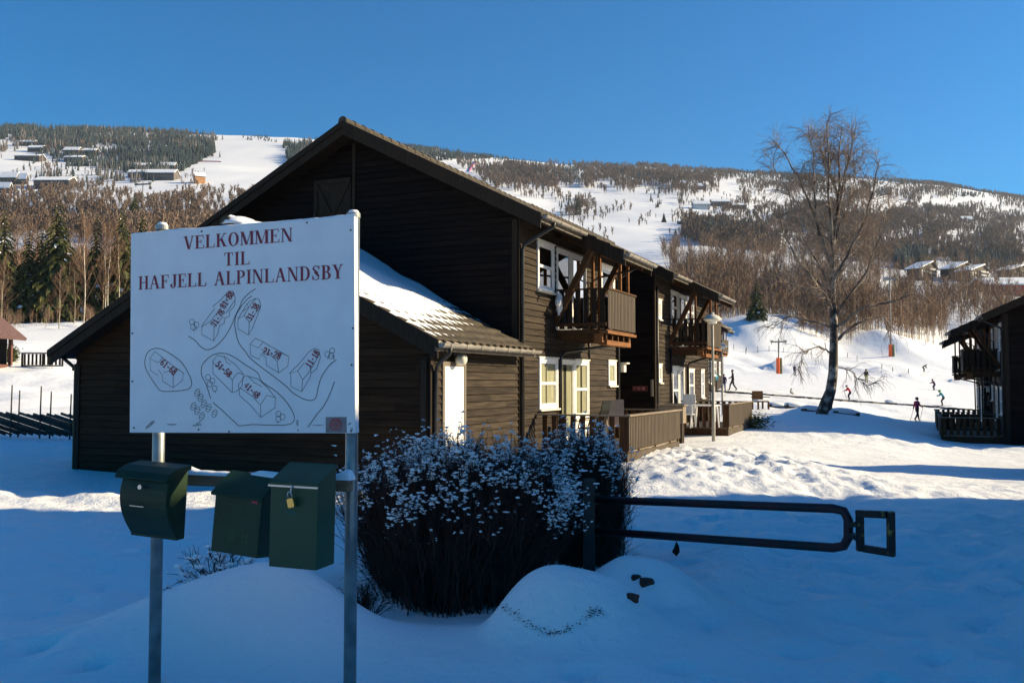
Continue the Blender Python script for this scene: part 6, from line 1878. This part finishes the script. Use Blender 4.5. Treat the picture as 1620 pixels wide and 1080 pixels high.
# ------------------------------------------------------------------ ski lift
pad_m = noisy('orange_safety_pad', (.85,.10,.02), (.95,.16,.04), 3, rough=.6)
steel_g = noisy('lift_steel', (.14,.14,.13), (.24,.23,.21), 2, rough=.6)
def t_pylon(px, pb, pt, padh, label, D=None, wide=2.2, r0=.12, padr=.27):
    P = onground(px, pb); h = (pb-pt)/F*P.y; k = P.y/127
    r = empty('lift_pylon', P, R(-12), label, 'lift pylon', 'steel pylons of the ski lifts')
    m = MB(); m.tube([(0,0,-1), (0,0,h*.93)], [r0*k, r0*.75*k], 10); m.build('pole', steel_g, r, smooth=True)
    m = MB(); m.beam((-wide*k/2, 0, h*.9), (wide*k/2, 0, h*.9), .16*k, .2*k); m.build('crossarm', steel_g, r)
    for s in (-1, 1):
        m = MB(); m.tube([(s*wide*k*.42, 0, h*.9-.1), (s*wide*k*.42, 0, h*.9-.38*k)], .05*k, 6); m.lathe([(.0,-.05),(.26*k,-.04),(.26*k,.04),(0,.05)], (s*wide*k*.42, 0, h*.9+.18*k), 12)
        m.build('sheave', steel_g, r)
    m = MB(); m.tube([(0,0,h*.9), (0,0,h)], .06*k, 8); m.build('top_spike', steel_g, r)
    if padh:
        m = MB(); m.tube([(-.10*k,0,-.1), (-.08*k,0,padh/F*P.y)], padr*k, 12); m.build('safety_pad', pad_m, r)
        m = MB(); m.tube([(.30*k,.1,-.1), (.26*k,.1,padh/F*P.y)], .22*k, 10); m.build('back_pad', noisy('pad_back', (.10,.11,.06), (.2,.2,.1), 3), r)
    return r
t_pylon(1232, 591, 535, 25, 'short drag lift pylon with orange pad on the ski slope left of the big birch')
t_pylon(1410, 563, 428, 18, 'tall lift pylon with orange pad standing before the wood right of the big birch', r0=.11, wide=1.8, padr=.24)
t_pylon(59, 279, 238, 0, 'far pylon above the long row house of the left village', r0=.10)
t_pylon(221, 331, 287, 0, 'far T shaped pylon left of the post top over the bare wood', r0=.09, wide=2.6)
P = onground(233, 335); g = empty('gondola_cabin', P+Vector((0, 0, (335-300)/F*P.y)), 0, 'small dark gondola cabin hanging in the air right of the T shaped pylon', 'gondola')
m = MB(); s_ = P.y/F; m.lathe([(1.2*s_,0),(2.3*s_,1*s_),(2.5*s_,3*s_),(1.8*s_,5*s_),(.3*s_,5.6*s_)], (0,0,0), 8); m.build('cabin', wallm['grey'], g)
m = MB(); m.tube([(0,0,5.5*s_),(0,0,9*s_)], .25*s_, 6); m.build('hanger', steel_g, g)
# red course nets on the left piste
def net(px0, pb0, px1, pb1, h, label, col):
    n = 14; V = []; 
    for i in range(n+1):
        f = i/n; q_ = onground(px0+(px1-px0)*f, pb0+(pb1-pb0)*f); V += [tuple(q_-Vector((0,0,.5))), tuple(q_+Vector((0,0,h)))]
    b = Vector(V[0]); m = MB(); m.add([tuple(Vector(v)-b) for v in V]+[tuple(Vector(v)-b+Vector((0,.3,0))) for v in V], [(2*i, 2*i+2, 2*i+3, 2*i+1) for i in range(n)]+[(2*i+1+2*n+2, 2*i+3+2*n+2, 2*i+2+2*n+2, 2*i+2*n+2) for i in range(n)])
    o = m.build('safety_net', col, fixn=False); o.location = b; tag(o, label, 'net')
redm = new_mat('net_red', (.45,.03,.10), .8)
net(742, 272, 752, 256, 3.0, 'red safety net along the piste seen just above the main roof', redm)
net(300, 256, 345, 257, 1.6, 'dark red net at the foot of the spruces beside the left piste', redm)

# ------------------------------------------------------------------ moving carpet in front of the skiers
pts = []
for px in range(1085, 1575, 12):
    py = np.interp(px, [1085, 1130, 1240, 1345, 1450, 1560], [614, 618, 626, 634, 641, 650])
    pts.append(onground(px, py+1.0))
b0 = pts[0].copy(); m = MB()
for i in range(len(pts)-1):
    p_, q_ = pts[i]-b0, pts[i+1]-b0
    m.beam(p_+Vector((0,0,.02)), q_+Vector((0,0,.02)), .7, .12)
car = empty('ski_carpet', b0, 0, 'long low dark carpet lift running across the foot of the ski slope', 'carpet lift')
m.build('belt', M['pipe_dark'], car)
m = MB()
for i in range(0, len(pts)-1, 4): m.box(*(v for ax in range(3) for v in ((pts[i]-b0)[ax]-(.08, .5, .6)[ax], (pts[i]-b0)[ax]+(.08, .5, .0)[ax])))
build_each(m, 'support', M['pipe_dark'], car)

# ------------------------------------------------------------------ people
cl = {}
def cloth_mat(c):
    if c not in cl: cl[c] = noisy('clothing', tuple(v*.85 for v in c), tuple(min(1, v*1.15) for v in c), 9, rough=.85)
    return cl[c]
skinm = new_mat('skin', (.55,.33,.24), .6)
def person(px, pb, H, label, jacket, trousers, pose='stand', helmet=None, hat=None, face=0.0, skis=True, D=None, poles=False, child=False):
    P = onground(px, pb)
    if D: P = at(px, pb, D); 
    h = H/F*P.y
    root = empty('person', P, face, label, 'person'); s = h/1.75
    # joints: (x right, y forward, z up) of a 1.75 m figure
    J = dict(pelvis=(0,0,.95), waist=(0,.0,1.08), chest=(0,.02,1.32), neck=(0,.02,1.48), chin=(0,.04,1.55), crown=(0,.03,1.72),
             lh=(-.09,0,.90), lk=(-.11,.04,.50), la=(-.12,0,.09), lt=(-.13,.16,.04), rh=(.09,0,.90), rk=(.11,.04,.50), ra=(.12,0,.09), rt=(.13,.16,.04),
             ls=(-.18,.0,1.42), le=(-.24,-.01,1.15), lw=(-.24,.10,.92), lf=(-.24,.14,.85), rs=(.18,0,1.42), re=(.24,-.01,1.15), rw=(.24,.10,.92), rf=(.24,.14,.85))
    if pose == 'ski':      # knees bent, leaning, hands forward
        for k in ('pelvis','lh','rh'): x, y, z = J[k]; J[k] = (x, y-.12, z-.10)
        J['waist'] = (0,-.05,.98); J['chest'] = (0,.12,1.18); J['neck'] = (0,.20,1.32); J['chin'] = (0,.26,1.38); J['crown'] = (0,.28,1.55)
        J['lk'] = (-.13,.12,.50); J['rk'] = (.13,.12,.50)
        J['ls'] = (-.18,.16,1.27); J['rs'] = (.18,.16,1.27); J['le'] = (-.26,.30,1.05); J['re'] = (.26,.30,1.05); J['lw'] = (-.24,.50,1.02); J['rw'] = (.24,.50,1.02); J['lf'] = (-.24,.57,1.0); J['rf'] = (.24,.57,1.0)
    if pose == 'bend':
        J['pelvis'] = (0,-.16,.82); J['lh'] = (-.09,-.16,.78); J['rh'] = (.09,-.16,.78); J['waist'] = (0,-.02,.92); J['chest'] = (0,.22,1.05); J['neck'] = (0,.36,1.12); J['chin'] = (0,.42,1.14); J['crown'] = (0,.52,1.26)
        J['ls'] = (-.17,.30,1.10); J['rs'] = (.17,.30,1.10); J['le'] = (-.24,.36,.85); J['re'] = (.24,.36,.85); J['lw'] = (-.2,.48,.68); J['rw'] = (.2,.48,.68); J['lf'] = (-.2,.52,.62); J['rf'] = (.2,.52,.62); J['lk'] = (-.13,.10,.44); J['rk'] = (.13,.10,.44)
    if pose == 'walk':
        J['lk'] = (-.10,.20,.52); J['la'] = (-.11,.28,.10); J['lt'] = (-.11,.44,.06); J['rk'] = (.10,-.05,.50); J['ra'] = (.11,-.32,.12); J['rt'] = (.11,-.17,.04)
        J['lw'] = (-.24,-.10,.95); J['lf'] = (-.24,-.08,.87); J['re'] = (.24,.08,1.16); J['rw'] = (.22,.30,1.05); J['rf'] = (.22,.37,1.03)
    if pose == 'sit':
        for k in J: x, y, z = J[k]; J[k] = (x, y, z-.62)
        J['lk'] = (-.14,.40,.38); J['rk'] = (.14,.40,.38); J['la'] = (-.14,.55,.08); J['ra'] = (.14,.55,.08); J['lt'] = (-.15,.68,.12); J['rt'] = (.15,.68,.12)
    E = [('pelvis','waist'),('waist','chest'),('chest','neck'),('neck','chin'),('chin','crown'),('pelvis','lh'),('lh','lk'),('lk','la'),('la','lt'),('pelvis','rh'),('rh','rk'),('rk','ra'),('ra','rt'),
         ('chest','ls'),('ls','le'),('le','lw'),('lw','lf'),('chest','rs'),('rs','re'),('re','rw'),('rw','rf')]
    Rd = dict(pelvis=.155, waist=.145, chest=.165, neck=.062, chin=.085, crown=.082, lh=.11, rh=.11, lk=.075, rk=.075, la=.06, ra=.06, lt=.045, rt=.045, ls=.085, rs=.085, le=.062, re=.062, lw=.048, rw=.048, lf=.035, rf=.035)
    ks = list(J); ix = {k: i for i, k in enumerate(ks)}
    me = bpy.data.meshes.new('body'); me.from_pydata([Vector(J[k])*s for k in ks], [(ix[a], ix[b]) for a, b in E], [])
    o = bpy.data.objects.new('body_tmp', me); COL.objects.link(o)
    sm = o.modifiers.new('skin', 'SKIN')
    for k in ks:
        v = me.skin_vertices[0].data[ix[k]]; r_ = Rd[k]*s*(1.08 if child else 1.0); v.radius = (r_, r_*(.78 if k in ('pelvis','waist','chest') else 1)); v.use_root = (k == 'pelvis')
    ss = o.modifiers.new('sub', 'SUBSURF'); ss.levels = 1; ss.render_levels = 1
    dg_ = bpy.context.evaluated_depsgraph_get(); ev = o.evaluated_get(dg_); nm = bpy.data.meshes.new_from_object(ev)
    bpy.data.objects.remove(o)
    for mt in (cloth_mat(jacket), cloth_mat(trousers), skinm, cloth_mat((.02,.02,.025))): nm.materials.append(mt)
    segs = [(Vector(J[a])*s, Vector(J[b])*s, a, b) for a, b in E]
    for p in nm.polygons:
        c = Vector(p.center); best = None
        for a, b, na, nb in segs:
            t = max(0, min(1, (c-a).dot(b-a)/max(1e-9, (b-a).length_squared))); d_ = (c-(a+(b-a)*t)).length
            if best is None or d_ < best[0]: best = (d_, nb, t)
        nb = best[1]
        p.material_index = 2 if nb in ('crown',) or (nb == 'chin' and best[2] > .5) else 3 if nb in ('lt','rt','lf','rf') else 1 if nb in ('lh','rh','lk','rk','la','ra') else 0
        p.use_smooth = True
    bo = bpy.data.objects.new('body', nm); COL.objects.link(bo); bo.parent = root
    hd = Vector(J['chin']).lerp(Vector(J['crown']), .62)*s
    hc = helmet or hat or (.03,.02,.015)
    m = MB(); rr = (.125 if helmet else .112)*s*(1.15 if child else 1)
    m.lathe([(rr*1.0,-rr*.35),(rr*1.06,0),(rr*.98,rr*.4),(rr*.72,rr*.8),(rr*.3,rr*1.02),(0,rr*1.06)], (0,0,0), 12)
    hm = m.build('helmet' if helmet else ('hat' if hat else 'hair'), cloth_mat(hc), root, smooth=True); hm.location = hd+Vector((0,-.015*s,0)); hm.rotation_euler = (R(-8) if pose in ('stand','walk','sit') else R(-30),0,0)
    m = MB(); m.lathe([(0,-.018*s),(.012*s,-.012*s),(.014*s,0),(.0,.012*s)], (0,0,0), 6); no = m.build('nose', skinm, root); no.location = hd+Vector((0,.088*s,-.03*s))
    if helmet or child:
        m = MB(); m.box(-.07*s, .07*s, 0, .03*s, -.025*s, .03*s); go = m.build('goggles', cloth_mat((.03,.03,.04)), root); go.location = hd+Vector((0,.075*s,.012*s))
    if skis:
        for sx, ft in ((-1, 'lt'), (1, 'rt')):
            f = Vector(J[ft])*s; L = (.75 if not child else .85)*s
            m = MB(); m.beam((f.x, f.y-.12*s-L, .012), (f.x, f.y-.12*s+L*.95, .012), .085*s, .03); m.beam((f.x, f.y-.12*s+L*.95, .012), (f.x, f.y-.12*s+L*1.12, .10*s), .085*s, .02)
            m.build('ski', cloth_mat((.08,.08,.10)), root)
    if poles:
        for w_, sx in (('lf', -1), ('rf', 1)):
            f = Vector(J[w_])*s
            r3 = root.location; mp_ = MB(); mp_.tube([(0,0,.03*s),(sx*.04*s,-.30*s,-.85*s)] , .009*s+.004, 6); mp_.lathe([(0,-.01),(.04*s,0),(0,.01)], (sx*.037*s,-.28*s,-.78*s), 8)
            po = mp_.build('ski_pole', cloth_mat((.05,.05,.06)))
            bpy.context.view_layer.update(); po.location = root.matrix_world @ f; po.rotation_euler = (0,0,face)
            tag(po, label_of_pole(label, sx), 'ski pole', 'ski poles held by skiers')
    return root
def label_of_pole(label, sx):
    return ('ski pole in the left hand of the ' if sx < 0 else 'ski pole in the right hand of the ')+' '.join(label.split()[:7])
K = R(90)
person(1132, 616.5, 28, 'person in turquoise jacket standing beside the end of the long house', (.02,.26,.34), (.03,.02,.03), 'stand', hat=(.35,.38,.42), face=R(20))
person(1145, 620, 28, 'person in dark purple coat and blue jeans behind the farther street lamp', (.035,.012,.06), (.03,.06,.16), 'stand', hat=(.03,.02,.05), face=R(150))
person(1159, 618, 33, 'tallest person, all in black, walking beside the purple coat', (.016,.011,.016), (.012,.010,.012), 'walk', hat=(.02,.012,.01), face=R(75), skis=False)
person(1257, 594, 17, 'small far figure in dark clothes right of the orange padded pylon', (.04,.02,.10), (.05,.025,.06), 'stand', face=R(180))
person(1370, 605, 21, 'far child in black jacket and pale yellow trousers right of the birch', (.015,.012,.018), (.35,.32,.10), 'stand', helmet=(.02,.02,.02), face=R(160), child=True)
person(1343, 633, 26, 'child in red jacket gliding with arms stretched forward beside the birch trunk', (.62,.015,.05), (.02,.015,.03), 'ski', helmet=(.35,.30,.33), face=R(80), child=True, poles=True)
person(1449, 666, 37, 'skier in pink and dark vest holding poles, nearest to the right house', (.30,.02,.09), (.012,.010,.015), 'walk', helmet=(.05,.04,.06), face=R(-70), skis=False, poles=True)
person(1490, 642, 27, 'child in turquoise jacket with a green helmet near the right house', (.01,.25,.30), (.02,.015,.03), 'ski', helmet=(.05,.30,.06), face=R(70), child=True)
person(1477, 617, 19, 'small skier in dark purple above the turquoise child', (.07,.02,.08), (.04,.05,.10), 'ski', helmet=(.03,.02,.03), face=R(100), child=True)
person(1461, 588, 16, 'farthest skier in black, bent forward, under the edge of the wood', (.015,.012,.015), (.015,.012,.015), 'bend', hat=(.02,.02,.02), face=R(-90))
person(1251, 624, 24, 'small child in white with dark helmet crouching on the slope left of the birch', (.45,.43,.36), (.35,.33,.28), 'sit', helmet=(.05,.04,.03), face=R(-160), child=True, skis=False).scale = (.62,.62,.62)

# wooden seat, logs and stones near the birch
q_ = onground(1202, 647)
ch = empty('wooden_chair', q_, R(20), 'brown wooden garden chair with snow on its seat, between terrace and birch', 'chair')
m = MB(); m.box(-.33,.33,.22,.27,.42,.95); m.build('backrest', M['brown_wood'], ch); m = MB(); m.box(-.36,.36,-.3,.28,.36,.41); st_ = m.build('seat', M['brown_wood'], ch)
m = MB(); m.box(-.33,.33,-.28,.2,.412,.50); m.build('snow', M['snow_soft'], st_, bevel=.03)
for sx in (-1, 1):
    for sy in (-.27, .24):
        m = MB(); m.box(sx*.32-.035, sx*.32+.035, sy-.035, sy+.035, -.1, .36 if sy < 0 else .42); m.build('leg', M['brown_wood'], ch)
    m = MB(); m.box(sx*.36-.04, sx*.36+.04, -.3, .25, .6, .65); m.build('armrest', M['brown_wood'], ch)
for i, (px, py, w, lb) in enumerate([(1228, 645, .55, 'low snow capped stone just right of the wooden chair'), (1256, 645, .60, 'low snow capped stone halfway between the chair and the birch'), (1284, 651, .62, 'snow capped stone touching the birch on its left'), (1335, 655, .75, 'long low dark stone right of the birch foot'), (1408, 638, .5, 'small light stone lying on the snow left of the pink skier')]):
    q_ = onground(px, py); o = rock('snowy_stone', lb, q_+Vector((0,0,.04)), (w*1.2, w*.6, .22), M['bark_dark'] if i != 4 else noisy('light_stone', (.2,.16,.12), (.4,.34,.26), 5), 60+i, 'stone')
    o['group'] = 'snow capped stones near the birch'
    m = MB(); m.lathe([(0,.13),(w*.5,.11),(w*.85,.03),(w*.9,-.05)], (0,0,.12), 14); so = m.build('snow_cap', M['snow_soft'], o, smooth=True); so.scale = (1.15,.6,1)
# marker stakes on the slope
for px, pb, h_ in [(1161, 553, 9), (1181, 556, 8), (1199, 558, 10), (1217, 556, 9), (1240, 558, 8), (1180, 561, 10), (1356, 572, 9), (1341, 566, 8), (1395, 585, 7), (1412, 588, 7), (1437, 590, 7)]:
    q_ = onground(px, pb); hh = h_/F*q_.y; m = MB(); m.tube([(0,0,-.2),(0,0,hh)], .05, 6); o = m.build('marker_stake', cloth_mat((.10,.06,.05))); o.location = q_
    tag(o, 'thin dark stake marking the edge of the ski slope', 'stake', 'thin stakes along the ski slope')
# small green shrub under the far terrace
q_ = hp(2.3, 16.6, .25); sh_ = empty('evergreen_shrub', q_, 0, 'small green shrub at the outer corner of the far dark terrace', 'shrub')
rg = np.random.default_rng(3); C = rg.normal(0, 1, (900, 3))*[.28,.28,.16]+[0,0,.18]
V, Fq = blobs(rg, C, .03, .4); np_mesh('leaves', V, Fq, M['needles'], parent=sh_)
for px, lb in [(8, 'leftmost small clipped evergreen in front of the pavilion'), (20, 'right one of the small clipped evergreens in front of the pavilion')]:
    q_ = onground(px, 572); s2 = empty('clipped_shrub', q_, 0, lb, 'shrub', 'clipped evergreens by the pavilion'); C = rg.normal(0, 1, (700, 3))*[.20,.20,.32]+[0,0,.5]
    V, Fq = blobs(rg, C, .05, .6); np_mesh('leaves', V, Fq, M['needles'], parent=s2)
# ------------------------------------------------------------------ the winter air between here and the ridge
hz = bpy.data.materials.new('winter_air'); hz.use_nodes = True; ht_ = hz.node_tree
for n in list(ht_.nodes): ht_.nodes.remove(n)
ho = ht_.nodes.new('ShaderNodeOutputMaterial'); pv = ht_.nodes.new('ShaderNodeVolumePrincipled')
pv.inputs['Color'].default_value = (.62, .78, 1.0, 1); pv.inputs['Density'].default_value = HAZE; pv.inputs['Anisotropy'].default_value = .2
ht_.links.new(pv.outputs[0], ho.inputs['Volume'])
gv = ground.data; zlo = float(GZ.min())-1.0; zhi = float(GZ.max())+40.0
mbz = MB(); mbz.box(float(gx[0])-30, float(gx[-1])+30, float(gy[0])-30, float(gy[-1])+30, zlo-1, zhi)
hb = mbz.build('haze', hz); tag(hb, 'thin bluish winter haze between the village and the ridge', 'haze', kind='stuff')
